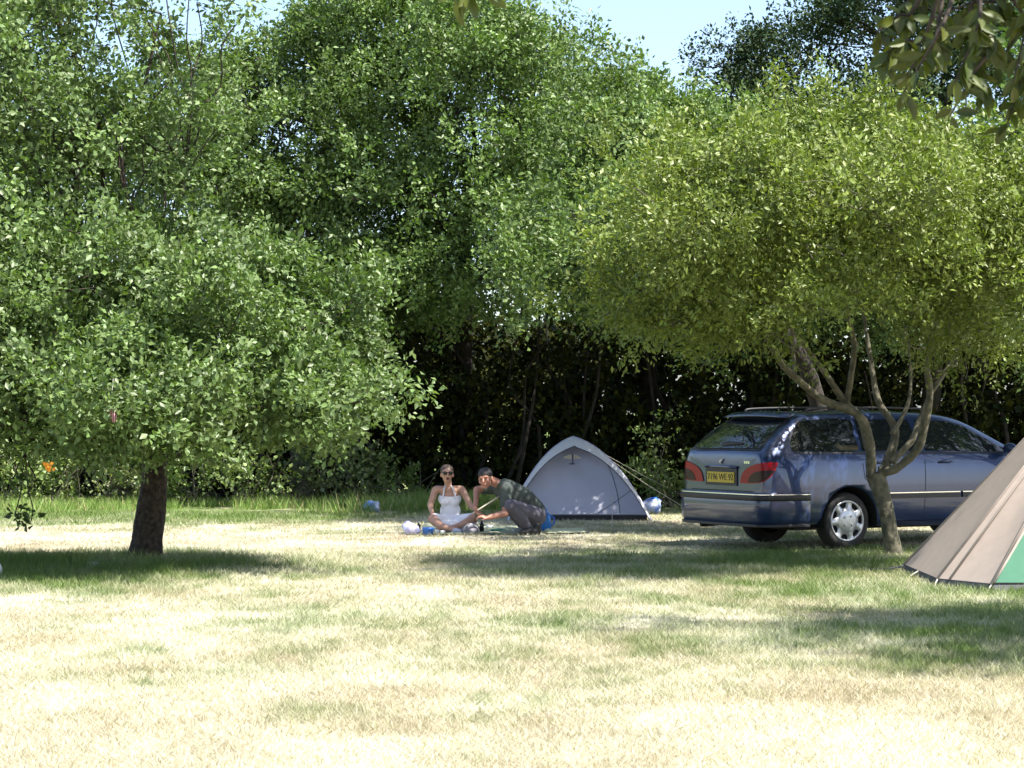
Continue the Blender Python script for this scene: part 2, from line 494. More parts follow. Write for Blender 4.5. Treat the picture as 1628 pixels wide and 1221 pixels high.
# --- oak on the left: dark trunk, wide low crown
rs = np.random.RandomState(11)
oak_base = G(232, 889)
oak = thing('oak_tree', oak_base, 'young oak with thick dark leaning trunk and low spreading crown on the left', 'tree', rz=0)
top = W(262, 640, oak_base.y - 0.15)
trunk = [oak_base + Vector((0, 0, -0.08)), oak_base + Vector((0.0, 0, 0.06)), W(237, 840, oak_base.y), W(244, 780, oak_base.y), W(250, 720, oak_base.y - 0.05), top]
q = spline(trunk, 12); m = MB(); m.tube(q, list(np.interp(np.linspace(0, 1, len(q)), [0, .10, .18, .30, .6, 1], [.25, .215, .178, .155, .138, .11])), 32); bark(m, 3, .014, 9); m.build('trunk', M_bark_oak, oak, True)
LA = [lobe(110, 610, 21.6, 190, 120, 1.5), lobe(330, 590, 21.0, 215, 110, 1.5), lobe(480, 575, 21.6, 100, 90, 1.0),
      lobe(60, 450, 21.8, 190, 130, 1.6), lobe(290, 440, 21.6, 190, 120, 1.5), lobe(120, 270, 22.2, 190, 135, 1.6), lobe(450, 655, 21.4, 110, 50, 0.9),
      lobe(100, 110, 22.4, 150, 120, 1.3), lobe(190, 190, 22.2, 90, 80, 1.0), lobe(30, 40, 22.4, 90, 80, 1.0), lobe(160, 690, 21.1, 170, 55, 1.2), lobe(-120, 560, 21.8, 170, 170, 1.8), lobe(-130, 300, 22.2, 170, 170, 1.6),
      lobe(255, 20, 22.7, 60, 55, .7), lobe(30, 700, 20.9, 110, 70, 1.0), lobe(40, -40, 22.6, 160, 80, 1.2), lobe(530, 510, 21.9, 50, 60, .7), lobe(240, 660, 20.6, 150, 80, .8), lobe(545, 635, 21.6, 60, 40, .7), lobe(330, 690, 21.2, 120, 45, .8)]
cen, out, idx = scatter(rs, LA, 1080, 0.45, 0.40, 1.2)
keep = cen[:, 2] > np.where(cen[:, 0] < -4.6, 0.98, 1.2)
cen, out, idx = cen[keep], out[keep], idx[keep]
limbs(rs, oak, [top, Vector(trunk[4])], LA, cen, idx, M_bark_oak, 0.038, 8)
foliage('crown', rs, cen, out, 0.29, 150, 0.066, 0.038, (0.10, 0.16, 0.055), oak, M_leaf)
# a few low sprays that hang below the crown at the far left
c2 = np.array([W(25, 815, 21.0), W(50, 828, 21.0), W(60, 770, 21.3), W(20, 760, 21.2)]); o2 = np.tile(np.array([[0, -0.2, -0.6]]), (4, 1))
for k in range(4): foliage('low_foliage', rs, c2[k:k + 1], o2[k:k + 1], 0.10, 26, 0.075, 0.04, (0.04, 0.075, 0.025), oak, M_leaf)
m = MB()
for c in c2: m.tube(bend(W(40, 720, 21.4), c, rs, 0.05), 0.006, 5)
m.build('limb', M_bark_oak, oak)

# --- second oak behind it
rs = np.random.RandomState(12)
b2 = Vector((-3.5, 38.4, 0)); tr2 = thing('oak_tree', b2, 'taller oak rising behind the left oak, grey limb showing among its leaves', 'tree')
path = spline([b2 + Vector((0, 0, -0.1)), W(478, 740, 38.2), W(472, 600, 37.6), W(466, 430, 37.0), W(474, 380, 36.7), W(492, 320, 36.7), W(520, 230, 37)], 4)
m = MB(); m.tube(path, list(np.interp(np.linspace(0, 1, len(path)), [0, .5, .62, 1], [.2, .12, .075, .05])), 12); m.build('trunk', M_bark_pale, tr2, True)
LB = [lobe(430, 300, 36.7, 120, 110, 1.20), lobe(590, 330, 36.7, 110, 110, 1.20), lobe(400, 160, 37.2, 130, 100, 1.20), lobe(560, 190, 37.2, 140, 110, 1.28),
      lobe(500, 470, 37.1, 130, 60, 0.96), lobe(610, 430, 36.9, 80, 60, 0.80), lobe(350, 85, 37.7, 60, 55, 0.80), lobe(470, 110, 37.7, 100, 80, 1.04), lobe(300, 200, 37.3, 90, 80, 0.96), lobe(590, 90, 38.2, 110, 90, 1.04), lobe(400, 380, 36.4, 110, 70, 1.1), lobe(330, 290, 36.6, 100, 80, 1.1), lobe(520, 400, 36.4, 90, 60, 1.0)]
cen, out, idx = scatter(rs, LB, 860, 0.5, 0.40, 1.0, spread=0.36)
near_limb = (np.abs(cen[:, 0] - W(472, 400, 35).x) < 0.28) & (cen[:, 2] < W(0, 330, 35).z) & (cen[:, 2] > W(0, 450, 35).z) & (cen[:, 1] < 37.5)
cen, out, idx = cen[~near_limb], out[~near_limb], idx[~near_limb]
limbs(rs, tr2, [path[-1], path[-6], path[-9]], LB, cen, idx, M_bark_pale, 0.05)
foliage('crown', rs, cen, out, 0.34, 120, 0.082, 0.046, (0.095, 0.155, 0.048), tr2, M_leaf)

# --- big mounded trees over the tent pitch
def mound(seed, base, trunkpx, lobes, n, label, col, bark=M_bark_dark, per=120, L=0.078, gap=0.40, lo=0.5, r0=0.06, rt=.2, mat_=M_leaf, r=0.36, Wd=0.044):
    rs = np.random.RandomState(seed)
    t = thing('broadleaf_tree', base, label, 'tree')
    path = spline([base + Vector((0, 0, -0.1))] + trunkpx, 4)
    m = MB(); m.tube(path, list(np.linspace(rt, rt * 0.45, len(path))), 10); m.build('trunk', bark, t, True)
    cen, out, idx = scatter(rs, lobes, n, lo, gap, 1.1)
    limbs(rs, t, [path[-1], path[-4]], lobes, cen, idx, bark, r0, 10)
    foliage('crown', rs, cen, out, r, per, L, Wd, col, t, mat_)
    return t
bC = Vector((-0.9, 39.0, 0))
mound(21, bC, [W(735, 640, 39), W(740, 480, 38.5), W(740, 330, 37)],
      [lobe(720, 180, 36.6, 190, 120, 2.0), lobe(640, 70, 38.0, 170, 110, 2.0), lobe(750, 60, 36.5, 110, 90, 2.0), lobe(690, 330, 36.2, 140, 90, 1.8),
       lobe(830, 240, 35, 150, 110, 2.2), lobe(790, 390, 34.6, 120, 70, 1.8), lobe(700, 440, 36.6, 100, 55, 1.6), lobe(845, 130, 36.5, 90, 65, 1.8), lobe(890, 115, 36.5, 60, 50, 1.4), lobe(720, -50, 37.5, 160, 70, 1.8), lobe(640, 430, 38.0, 110, 70, 1.6), lobe(640, 250, 37.4, 110, 80, 1.3), lobe(700, 300, 37.2, 80, 60, 1.2)],
      1000, 'big mounded broadleaf tree in the middle with sky at its right shoulder', (0.095, 0.16, 0.045))
bC2 = Vector((W(1318, 0, 30.2).x, 30.2, 0))
mound(22, bC2, [W(1300, 640, 30.2), W(1240, 520, 30), W(1120, 420, 30), W(1020, 330, 31)],
      [lobe(940, 235, 34.0, 110, 80, 2.0), lobe(1030, 250, 33.5, 120, 100, 2.0), lobe(930, 360, 31.4, 120, 75, 2.0), lobe(1050, 370, 30.5, 120, 85, 2.2),
       lobe(900, 450, 31.4, 90, 45, 1.8), lobe(1000, 445, 30.0, 110, 50, 2.0), lobe(965, 160, 35.0, 75, 45, 1.4), lobe(1075, 225, 34.5, 70, 50, 1.3), lobe(1120, 420, 30.0, 110, 85, 2.0), lobe(975, 370, 27.9, 95, 65, 1.2), lobe(1090, 340, 27.9, 100, 70, 1.2), lobe(1230, 400, 29.0, 100, 80, 1.5), lobe(1250, 330, 27.0, 150, 75, 1.4), lobe(1410, 330, 27.4, 150, 80, 1.5), lobe(1160, 310, 26.6, 90, 55, 1.2), lobe(1540, 320, 27.0, 110, 80, 1.4), lobe(1350, 260, 28.5, 150, 60, 1.5)],
      1320, 'broadleaf tree whose low crown overhangs the grey dome tent', (0.095, 0.155, 0.045), rt=.13, per=105)
# --- trees at the upper right, backlit shade put into their dark leaf colour
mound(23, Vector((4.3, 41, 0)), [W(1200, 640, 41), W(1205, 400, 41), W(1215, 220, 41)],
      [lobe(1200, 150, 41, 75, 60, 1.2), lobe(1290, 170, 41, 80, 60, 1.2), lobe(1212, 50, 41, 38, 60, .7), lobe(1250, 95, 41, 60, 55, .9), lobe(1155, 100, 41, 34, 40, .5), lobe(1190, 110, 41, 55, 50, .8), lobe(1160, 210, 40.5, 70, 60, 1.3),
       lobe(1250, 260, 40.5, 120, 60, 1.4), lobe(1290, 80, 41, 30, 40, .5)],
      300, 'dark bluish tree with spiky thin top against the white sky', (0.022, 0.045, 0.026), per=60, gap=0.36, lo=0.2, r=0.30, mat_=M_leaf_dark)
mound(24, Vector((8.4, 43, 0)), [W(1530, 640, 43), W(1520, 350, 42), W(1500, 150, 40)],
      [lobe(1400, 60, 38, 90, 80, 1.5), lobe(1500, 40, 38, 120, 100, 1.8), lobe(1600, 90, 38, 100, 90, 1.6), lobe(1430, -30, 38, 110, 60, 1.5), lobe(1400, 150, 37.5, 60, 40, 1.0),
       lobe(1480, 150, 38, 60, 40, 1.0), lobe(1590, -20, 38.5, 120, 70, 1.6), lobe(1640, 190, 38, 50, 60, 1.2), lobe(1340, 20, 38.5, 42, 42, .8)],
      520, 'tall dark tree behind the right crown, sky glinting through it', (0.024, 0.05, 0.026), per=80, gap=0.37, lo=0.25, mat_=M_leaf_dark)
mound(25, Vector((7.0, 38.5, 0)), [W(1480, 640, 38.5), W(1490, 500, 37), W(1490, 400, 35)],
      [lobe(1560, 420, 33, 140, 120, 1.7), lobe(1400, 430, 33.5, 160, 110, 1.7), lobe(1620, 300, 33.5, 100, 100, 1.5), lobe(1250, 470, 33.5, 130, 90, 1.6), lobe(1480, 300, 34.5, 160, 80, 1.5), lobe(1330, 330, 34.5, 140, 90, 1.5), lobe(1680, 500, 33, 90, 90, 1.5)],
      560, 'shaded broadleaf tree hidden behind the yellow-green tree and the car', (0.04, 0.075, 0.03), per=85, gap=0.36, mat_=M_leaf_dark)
mound(27, Vector((2.4, 40.2, 0)), [W(1030, 640, 40.2), W(1030, 500, 40), W(1040, 380, 39.5)],  # unseen crown added to keep direct sun off the hedge
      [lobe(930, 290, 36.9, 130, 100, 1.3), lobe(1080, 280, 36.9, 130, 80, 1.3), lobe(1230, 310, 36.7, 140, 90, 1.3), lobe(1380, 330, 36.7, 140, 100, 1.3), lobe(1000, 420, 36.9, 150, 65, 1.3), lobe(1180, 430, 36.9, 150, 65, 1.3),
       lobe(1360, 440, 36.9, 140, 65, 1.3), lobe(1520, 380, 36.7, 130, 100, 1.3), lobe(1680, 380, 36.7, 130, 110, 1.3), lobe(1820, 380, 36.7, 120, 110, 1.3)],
      850, 'added tree that blocks sun from the hedge beyond the dome tent', (0.04, 0.08, 0.03), per=62, gap=0.28, L=0.105, Wd=0.065, mat_=M_leaf_dark)
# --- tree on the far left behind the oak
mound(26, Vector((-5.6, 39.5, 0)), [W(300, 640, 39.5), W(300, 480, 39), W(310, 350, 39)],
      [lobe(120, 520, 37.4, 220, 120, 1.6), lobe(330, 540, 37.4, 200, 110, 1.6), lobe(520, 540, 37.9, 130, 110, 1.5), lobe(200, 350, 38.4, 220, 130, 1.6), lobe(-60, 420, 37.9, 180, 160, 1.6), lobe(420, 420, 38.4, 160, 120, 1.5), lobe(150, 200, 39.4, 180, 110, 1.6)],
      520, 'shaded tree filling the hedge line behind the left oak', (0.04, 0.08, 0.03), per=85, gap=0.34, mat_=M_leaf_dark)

# --- small yellow-green tree in front of the car, several crooked stems from a short trunk
rs = np.random.RandomState(31)
eb = G(1421, 882); dE = eb.y
bay = thing('small_tree', eb, 'small yellow-green tree with forked pale trunk in front of the blue car', 'tree')
fork = W(1392, 752, dE)
tr = spline([eb + Vector((.02, 0, -.08)), W(1418, 860, dE), W(1409, 815, dE), W(1398, 775, dE), fork], 9)
m = MB(); m.tube(tr, list(np.interp(np.linspace(0, 1, len(tr)), [0, .12, .6, 1], [.125, .090, .080, .098])), 22); bark(m, 5, .012, 9); m.build('trunk', M_bark_pale, bay, True)
def stem(pxs, radii, parent=bay):
    pts = [W(x, y, dE + dd) for x, y, dd in pxs]
    q = spline([p + Vector((rs.randn() * .012, rs.randn() * .012, 0)) for p in pts], 7)
    m = MB(); m.tube(q, list(np.interp(np.linspace(0, 1, len(q)), np.linspace(0, 1, len(radii)), radii) * (0.86 + .12 * rs.rand(len(q)))), 12); bark(m, len(q), .007, 12)
    m.build('limb', M_bark_pale, parent, True)
    return q
s1 = stem([(1385, 758, 0), (1381, 700, -.1), (1364, 660, -.2), (1310, 635, -.4), (1263, 598, -.6), (1237, 570, -.8), (1215, 520, -1.0), (1195, 440, -1.2)], [.062, .056, .045, .04, .032, .02])
s2 = stem([(1264, 600, -.6), (1262, 560, -.5), (1256, 500, -.6), (1240, 440, -.8)], [.026, .022, .012])
s3 = stem([(1383, 715, -.05), (1368, 665, 0), (1345, 640, 0), (1320, 600, -.1), (1290, 560, -.2), (1262, 530, -.4)], [.05, .042, .032, .02])
s4 = stem([(1346, 640, 0), (1352, 600, -.1), (1360, 545, -.2), (1347, 490, -.3), (1340, 420, -.5)], [.036, .03, .026, .014])
s5 = stem([(1400, 755, 0), (1418, 720, .1), (1422, 680, .2), (1400, 640, .3), (1385, 580, .4), (1375, 500, .5)], [.055, .05, .036, .018])
s6 = stem([(1396, 750, 0), (1425, 745, -.1), (1456, 715, -.2), (1471, 680, -.3), (1478, 630, -.4), (1475, 580, -.5), (1490, 520, -.5), (1500, 440, -.6)], [.06, .052, .046, .04, .03, .016])
s7 = stem([(1418, 735, 0), (1448, 700, 0), (1462, 668, .1), (1480, 625, .2), (1515, 570, .2), (1545, 520, .1)], [.042, .034, .024, .012])
s8 = stem([(1420, 690, .1), (1440, 650, .2), (1452, 600, .3), (1440, 520, .3)], [.03, .022, .012])
m = MB(); m.tube([W(1364, 712, -0.05 + dE), W(1336, 712, dE - .05), W(1330, 706, dE - .06)], [.03, .026, .022], 8); m.build('limb_stub', M_bark_pale, bay, True)
LE = [lobe(1090, 430, 21.5, 130, 110, 1.2), lobe(1230, 330, 21.3, 170, 120, 1.5), lobe(1400, 330, 21.3, 180, 130, 1.6), lobe(1190, 460, 21.3, 150, 55, 1.2), lobe(1540, 370, 21.7, 110, 130, 1.3),
      lobe(1300, 225, 21.7, 130, 70, 1.2), lobe(1440, 250, 21.7, 140, 75, 1.2), lobe(1600, 280, 21.9, 80, 90, 1.1), lobe(1350, 410, 21.1, 170, 65, 1.3), lobe(1100, 300, 21.9, 110, 85, 1.1), lobe(1255, 195, 21.9, 60, 45, .7),
      lobe(1470, 510, 23.2, 75, 50, .6), lobe(1520, 460, 21.9, 100, 70, 1.0), lobe(1640, 420, 21.7, 70, 110, 1.0), lobe(1030, 470, 21.9, 70, 60, .8),
      lobe(1480, 380, 23.9, 130, 90, 1.2), lobe(1690, 360, 24.0, 90, 100, 1.3), lobe(1350, 330, 24.0, 130, 90, 1.1),
      lobe(1250, 310, 20.0, 140, 75, 1.0), lobe(1400, 300, 20.0, 140, 75, 1.0), lobe(1120, 380, 20.2, 100, 65, .9), lobe(1200, 340, 23.8, 130, 80, 1.1), lobe(1080, 515, 21.8, 65, 32, .6), lobe(1225, 520, 22.0, 70, 30, .5), lobe(1445, 545, 23.0, 60, 38, .45), lobe(1565, 520, 22.4, 65, 48, .6), lobe(1490, 590, 23.2, 35, 25, .3)]
cen, out, idx = scatter(rs, LE, 1430, 0.4, 0.38, 1.3)
roots = [s1[-1], s2[-1], s4[-1], s1[-3], s6[-1], s4[-1], s6[-1], s7[-1], s4[-1], s1[-1], s2[-1], s7[-2], s7[-1], s7[-1], s1[-1], s5[-1], s7[-1], s5[-1], s4[-1], s6[-1], s1[-1], s5[-1], s1[-1], s2[-1], s8[-1], s7[-1], s7[-6]]
limbs(rs, bay, roots, LE, cen, idx, M_bark_pale, 0.018, 16)
foliage('crown', rs, cen, out, 0.27, 112, 0.058, 0.026, (0.125, 0.17, 0.038), bay, M_leaf, yellow=0.35)

# --- tree just outside the frame on the right: its shade lies on the lawn
rs = np.random.RandomState(41)
ob = Vector((5.5, 14.1, 0))
oft = thing('lawn_tree', ob, 'tree standing just outside the right edge that shades the near lawn', 'tree')
m = MB(); m.tube(spline([ob + Vector((0, 0, -.1)), ob + Vector((.05, 0, .8)), ob + Vector((0, 0, 1.8))], 4), [.16] * 5 + [.13] * 4, 10); m.build('trunk', M_bark_oak, oft, True)
LO = [(ob + Vector(c), Vector(r)) for c, r in (((-.5, -.5, 3.3), (1.3, 1.2, .6)), ((-.2, 1.0, 3.4), (1.5, 1.0, .6)), ((.9, -.6, 3.5), (1.3, 1.1, .7)), ((.7, .9, 4.0), (1.4, 1.3, .8)), ((-.8, .1, 4.9), (1.4, 1.5, .45)))]
cen, out, idx = scatter(rs, LO, 400, 0.2, 0.25)
limbs(rs, oft, [ob + Vector((0, 0, 1.75))], LO, cen, idx, M_bark_oak, 0.06)
foliage('crown', rs, cen, out, 0.34, 60, 0.095, 0.05, (0.07, 0.13, 0.04), oft, M_leaf)
# --- tree right of the car, outside the frame: dapples the car
rs = np.random.RandomState(42)
ob = Vector((7.9, 25.2, 0))
oft = thing('lawn_tree', ob, 'tree outside the right edge beyond the tan tent, dappling the car', 'tree')
m = MB(); m.tube(spline([ob + Vector((0, 0, -.1)), ob + Vector((.05, 0, .8)), ob + Vector((0, 0, 2.0))], 4), [.18] * 5 + [.14] * 4, 10); m.build('trunk', M_bark_oak, oft, True)
LO = [(ob + Vector(c), Vector(r)) for c, r in (((-.8, -.8, 3.6), (1.7, 1.6, 1.0)), ((.3, 1.4, 3.9), (1.8, 1.6, 1.1)), ((-.4, .3, 4.8), (2.0, 2.0, 1.1)), ((-2.1, -.4, 3.9), (1.1, 1.4, .8)))]
cen, out, idx = scatter(rs, LO, 480, 0.2, 0.30)
limbs(rs, oft, [ob + Vector((0, 0, 1.95))], LO, cen, idx, M_bark_oak, 0.06)
foliage('crown', rs, cen, out, 0.36, 70, 0.105, 0.056, (0.07, 0.13, 0.04), oft, M_leaf)

# --- tree beside the photographer: its leafy twigs hang into the top of the view
rs = np.random.RandomState(43)
ob = Vector((3.4, 5.4, 0))
nt_ = thing('overhanging_tree', ob, 'tree beside the viewer whose big leaves hang in at the upper right corner', 'tree')
m = MB(); m.tube(spline([ob + Vector((0, 0, -.1)), ob + Vector((-.05, 0, 1.2)), ob + Vector((-.2, 0, 2.3)), ob + Vector((-.5, 0, 3.2))], 4), list(np.linspace(.15, .08, 13)), 10); m.build('trunk', M_bark_oak, nt_, True)
crown_top = ob + Vector((-.5, 0, 3.0))
def near_leaves(name, pts, n, L, base, rs, down=0.9):
    P = []; A = []; N = []
    for q in pts:
        for k in range(n):
            t = rs.rand(); i = min(int(t * (len(q) - 1)), len(q) - 2)
            P.append(q[i].lerp(q[i + 1], t * (len(q) - 1) - i)); A.append(Vector((rs.randn() * .55, rs.randn() * .4, -down + rs.randn() * .5))); N.append(Vector((rs.randn() * .6, -1 + rs.randn() * .5, rs.randn() * .6)))
    P, A, N = (np.array([tuple(v) for v in a]) for a in (P, A, N))
    # ten-sided blades: real leaf outline with midrib fold
    axis = np_norm(A); side = np_norm(np.cross(axis, N)); up = np.cross(side, axis)
    k = len(P); LL = L * (0.65 + .6 * rs.rand(k)); Wd = LL * 0.36
    prof = [(0.12, .06), (.32, .42), (.55, .5), (.78, .32)]
    v = [P]
    for t, w in prof: v += [P + axis * (LL * t)[:, None] - side * (Wd * w)[:, None] + up * (Wd * w * .35)[:, None], P + axis * (LL * t)[:, None] + side * (Wd * w)[:, None] + up * (Wd * w * .35)[:, None], P + axis * (LL * t)[:, None] - up * (LL * .06 * t * t)[:, None]]
    v += [P + axis * LL[:, None] - up * (LL * .08)[:, None]]
    nv = len(v); V = np.stack(v, 1).reshape(-1, 3)
    fs = [(0, 3, 1), (0, 2, 3)]
    for j in range(3):
        a = 1 + 3 * j; c = a + 3
        fs += [(a, a + 2, c + 2), (a, c + 2, c), (a + 2, a + 1, c + 1), (a + 2, c + 1, c + 2)]
    fs += [(10, 12, 13), (12, 11, 13)]
    F = (np.arange(k)[:, None, None] * nv + np.array(fs)[None]).reshape(-1, 3)
    return link(name, quick_mesh(name, V, F, 3, np.repeat(pal(rs, k, base, .3, .4), nv, 0)), M_leaf, nt_)
twigs = []; m = MB()
mainb = spline([crown_top, W(1720, -130, 5.6), W(1560, -60, 5.5), W(1440, -20, 5.4)], 5)
m.tube(mainb, list(np.linspace(.022, .004, len(mainb))), 7)
for (x0, y0, x1, y1, d) in ((1700, -60, 1580, 110, 5.7), (1640, -40, 1610, 140, 5.5), (1560, 20, 1520, 130, 5.3), (1500, 40, 1435, 150, 5.3), (1470, 60, 1400, 90, 5.5), (1600, 0, 1480, 30, 5.6), (1660, -30, 1640, 150, 5.8), (1540, 30, 1560, 150, 5.6), (1520, -30, 1430, 10, 5.7), (1640, 40, 1600, 205, 5.6), (1580, 60, 1510, 185, 5.5), (1490, 60, 1440, 120, 5.4), (1450, 20, 1395, 50, 5.6)):
    q = spline([mainb[8 + len(twigs) % 7], W(x0, y0, d), W((x0 + x1) / 2 + 8, (y0 + y1) / 2 - 12, d), W(x1, y1, d)], 4)
    twigs.append(q); m.tube(q, list(np.linspace(.006, .002, len(q))), 5)
m.build('limb', M_bark_oak, nt_, True)
for q in twigs: near_leaves('leaf_spray', [q[3:]], 34, 0.062, (0.036, 0.058, 0.010), rs)  # leaf colour darkened to stand for the shade these twigs hang in
m = MB(); q = spline([crown_top, W(1200, -420, 5.3), W(900, -120, 5.2), W(770, -25, 5.1), W(720, -8, 5.1)], 5); m.tube(q, list(np.linspace(.03, .003, len(q))), 6); m.build('limb', M_bark_oak, nt_, True)
near_leaves('leaf_spray', [q[-8:]], 14, 0.065, (0.05, 0.075, 0.015), rs, down=0.45)
LO = [(ob + Vector(c), Vector(r)) for c, r in (((-.6, -.1, 3.7), (1.5, 1.2, .6)), ((-.7, -.9, 3.5), (1.3, 1.0, .5)), ((.5, .6, 3.6), (1.1, 1.0, .6)), ((-1.4, -.3, 3.4), (.9, .8, .4)))]
cen, out, idx = scatter(rs, LO, 240, 0.2, 0.25)
limbs(rs, nt_, [crown_top], LO, cen, idx, M_bark_oak, 0.05)
foliage('crown', rs, cen, out, 0.34, 50, 0.10, 0.045, (0.07, 0.12, 0.03), nt_, M_leaf)

# ------------------------------------------------------------------ hedge under the trees, painted shade-dark, and the shrubs at its foot
rs = np.random.RandomState(51)
hedge = thing('hedge', (0, 38.5, 0), 'dense ivy hedge coloured dark as in deep shade behind the tents and car', 'hedge')
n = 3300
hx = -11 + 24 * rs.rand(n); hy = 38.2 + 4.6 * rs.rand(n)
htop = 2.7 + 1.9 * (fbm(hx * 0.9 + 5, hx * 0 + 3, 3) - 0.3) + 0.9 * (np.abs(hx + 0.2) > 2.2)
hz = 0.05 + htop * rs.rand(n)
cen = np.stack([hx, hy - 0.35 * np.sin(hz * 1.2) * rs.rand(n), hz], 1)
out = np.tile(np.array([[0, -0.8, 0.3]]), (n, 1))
foliage('foliage', rs, cen, out, 0.40, 42, 0.125, 0.095, (0.010, 0.018, 0.008), hedge, M_leaf_dark, up=0.3)  # leaf tone lowered below real ivy so the hedge reads as deep shade
for k in range(70):
    x = -10 + 22 * rs.rand(); y = 38.0 + 2.0 * rs.rand(); hgt = 1.8 + 2.6 * rs.rand()
    q = bend((x, y, -.05), (x + rs.randn() * .4, y + rs.randn() * .3, hgt), rs, .10, 4)
    m = MB(); m.tube(q, list(np.linspace(.035 + .03 * rs.rand(), .012, len(q))), 6); m.build('stem', M_bark_dark, hedge, True)

rs = np.random.RandomState(53)
n = 1000
fx_ = -16 + 34 * rs.rand(n); fz_ = 3.6 * rs.rand(n) ** 0.8
cen = np.stack([fx_, 50 + 3 * rs.rand(n), fz_], 1)
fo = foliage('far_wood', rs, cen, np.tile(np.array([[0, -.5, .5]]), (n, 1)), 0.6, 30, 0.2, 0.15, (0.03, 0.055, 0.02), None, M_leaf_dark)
tag(fo, 'distant line of bushes glimpsed through gaps in the hedge', 'bushes', kind='stuff')
rs = np.random.RandomState(52)
spots = [(20, 790, 35.8, .85, 'pale bramble bush at the far left edge of the verge'), (95, 785, 36.2, 1.0, 'bramble bush with dry twigs left of the oak trunk'), (190, 785, 36.5, 1.0, 'leafy bramble bush right behind the oak trunk'),
         (300, 785, 36.3, 1.05, 'bramble bush just right of the oak trunk'), (390, 780, 36.1, 1.05, 'lighter green bramble bush under the oak crown'), (480, 785, 36.5, .95, 'dark bramble bush above the tall verge grass'),
         (560, 785, 36.7, 1.1, 'bramble bush with brown stems behind the blue bag'), (640, 790, 36.8, .8, 'small shaded bush behind the seated woman'), (1050, 780, 35.9, 1.0, 'shaded shrub with pale leaves between tent and car')]
for i, (px, py, d, hh, lab) in enumerate(spots):
    b0 = Vector(((px - CX) * d / FPX, d, 0))
    t = thing('shrub', b0, lab, 'shrub', 'shrubs along the foot of the hedge')
    lob = [(b0 + Vector((rs.randn() * .2, rs.randn() * .1, hh * (.35 + .3 * k / 3))), Vector((.55, .4, .38 * hh))) for k in range(4)]
    cen, out, idx = scatter(rs, lob, 34, 0.3, 0.3, 2.0)
    cen = cen[cen[:, 2] > 0.04]; out = out[:len(cen)]
    base = [(0.13, .19, .07), (.10, .16, .055), (.14, .18, .08), (.12, .19, .06)][i % 4] if i != 5 else (.06, .10, .04)
    foliage('foliage', rs, cen, out, 0.2, 34, 0.075, 0.05, base, t, M_leaf, yellow=.5)
    m = MB()
    for k in range(22):
        e = b0 + Vector((rs.randn() * .4, rs.randn() * .25 - .1, hh * (.3 + .7 * rs.rand())))
        q = bend(b0 + Vector((rs.randn() * .2, rs.randn() * .15, -.03)), e, rs, .12, 3)
        m.tube(q, list(np.linspace(.012, .004, len(q))), 4)
    m.build('stems', M_bark_pale, t, True)['kind'] = 'stuff'
# ------------------------------------------------------------------ estate car
M_paint = mat('blue_metallic_paint', (0.019, 0.038, 0.112), 0.28, metal=0.35, spec=0.5, coat=1.0, noise=(0.016, 0.033, 0.098), scale=3)
M_glass = mat('tinted_glass', (0.010, 0.013, 0.016), 0.03, spec=1.0)
M_black = mat('black_plastic', (0.012, 0.012, 0.014), 0.5, noise=(0.02, 0.02, 0.022), scale=30)
M_rubber = mat('tyre_rubber', (0.014, 0.014, 0.015), 0.8, noise=(0.024, 0.022, 0.02), scale=25)
M_chrome = mat('bright_trim', (0.75, 0.76, 0.78), 0.15, metal=1.0)
M_silver = mat('silver_hubcap', (0.52, 0.53, 0.55), 0.35, metal=0.55, noise=(0.42, 0.43, 0.45), scale=40)
M_red = mat('red_lens', (0.30, 0.005, 0.010), 0.25, spec=0.25)
M_smoke = mat('smoked_lens', (0.03, 0.010, 0.010), 0.25, spec=0.2)
M_plate = mat('yellow_plate', (0.55, 0.40, 0.02), 0.5, noise=(0.50, 0.36, 0.02), scale=60)
M_ink = mat('plate_lettering', (0.01, 0.01, 0.01), 0.6)
M_under = mat('underbody', (0.010, 0.010, 0.010), 0.9)

CAR_A = math.radians(29)
fw = Vector((math.cos(CAR_A), math.sin(CAR_A), 0)); lf = Vector((-math.sin(CAR_A), math.cos(CAR_A), 0))
wheel_rr = G(1342, 873)
car_loc = wheel_rr - fw * 1.15 + lf * 0.76
car = thing('estate_car', car_loc, 'blue estate car parked in the dappled shade, seen from behind', 'car', rz=CAR_A)
CM = Matrix.Translation(car_loc) @ Matrix.Rotation(CAR_A, 4, 'Z')
CMI = CM.inverted()
LOCAL.add(car.name)                                   # car parts are written in the car's own coordinates
def FX(x):
    return x + .05 * min(max((x - .2) / .3, 0), 1) + .115 * min(max(0, x - .6), 2.82) - .20 * max(0, x - 3.42)
def section(x, zb, ys, ym, zbelt, ybelt, ze, ye, zt):
    half = [(0, zb), (ys * 0.90, zb), (ys, zb + 0.05), (ym - .005, 0.50), (ym, 0.66), (ym - .012, 0.86), (ybelt, zbelt), (ye + (ybelt - ye) * .12, ze - (ze - zbelt) * .10), (ye - .02, ze + (zt - ze) * .35), (ye * 0.72, zt - (zt - ze) * .22), (0, zt)]
    pts = [(x, -y, z) for y, z in half] + [(x, y, z) for y, z in reversed(half[1:-1])]
    return pts
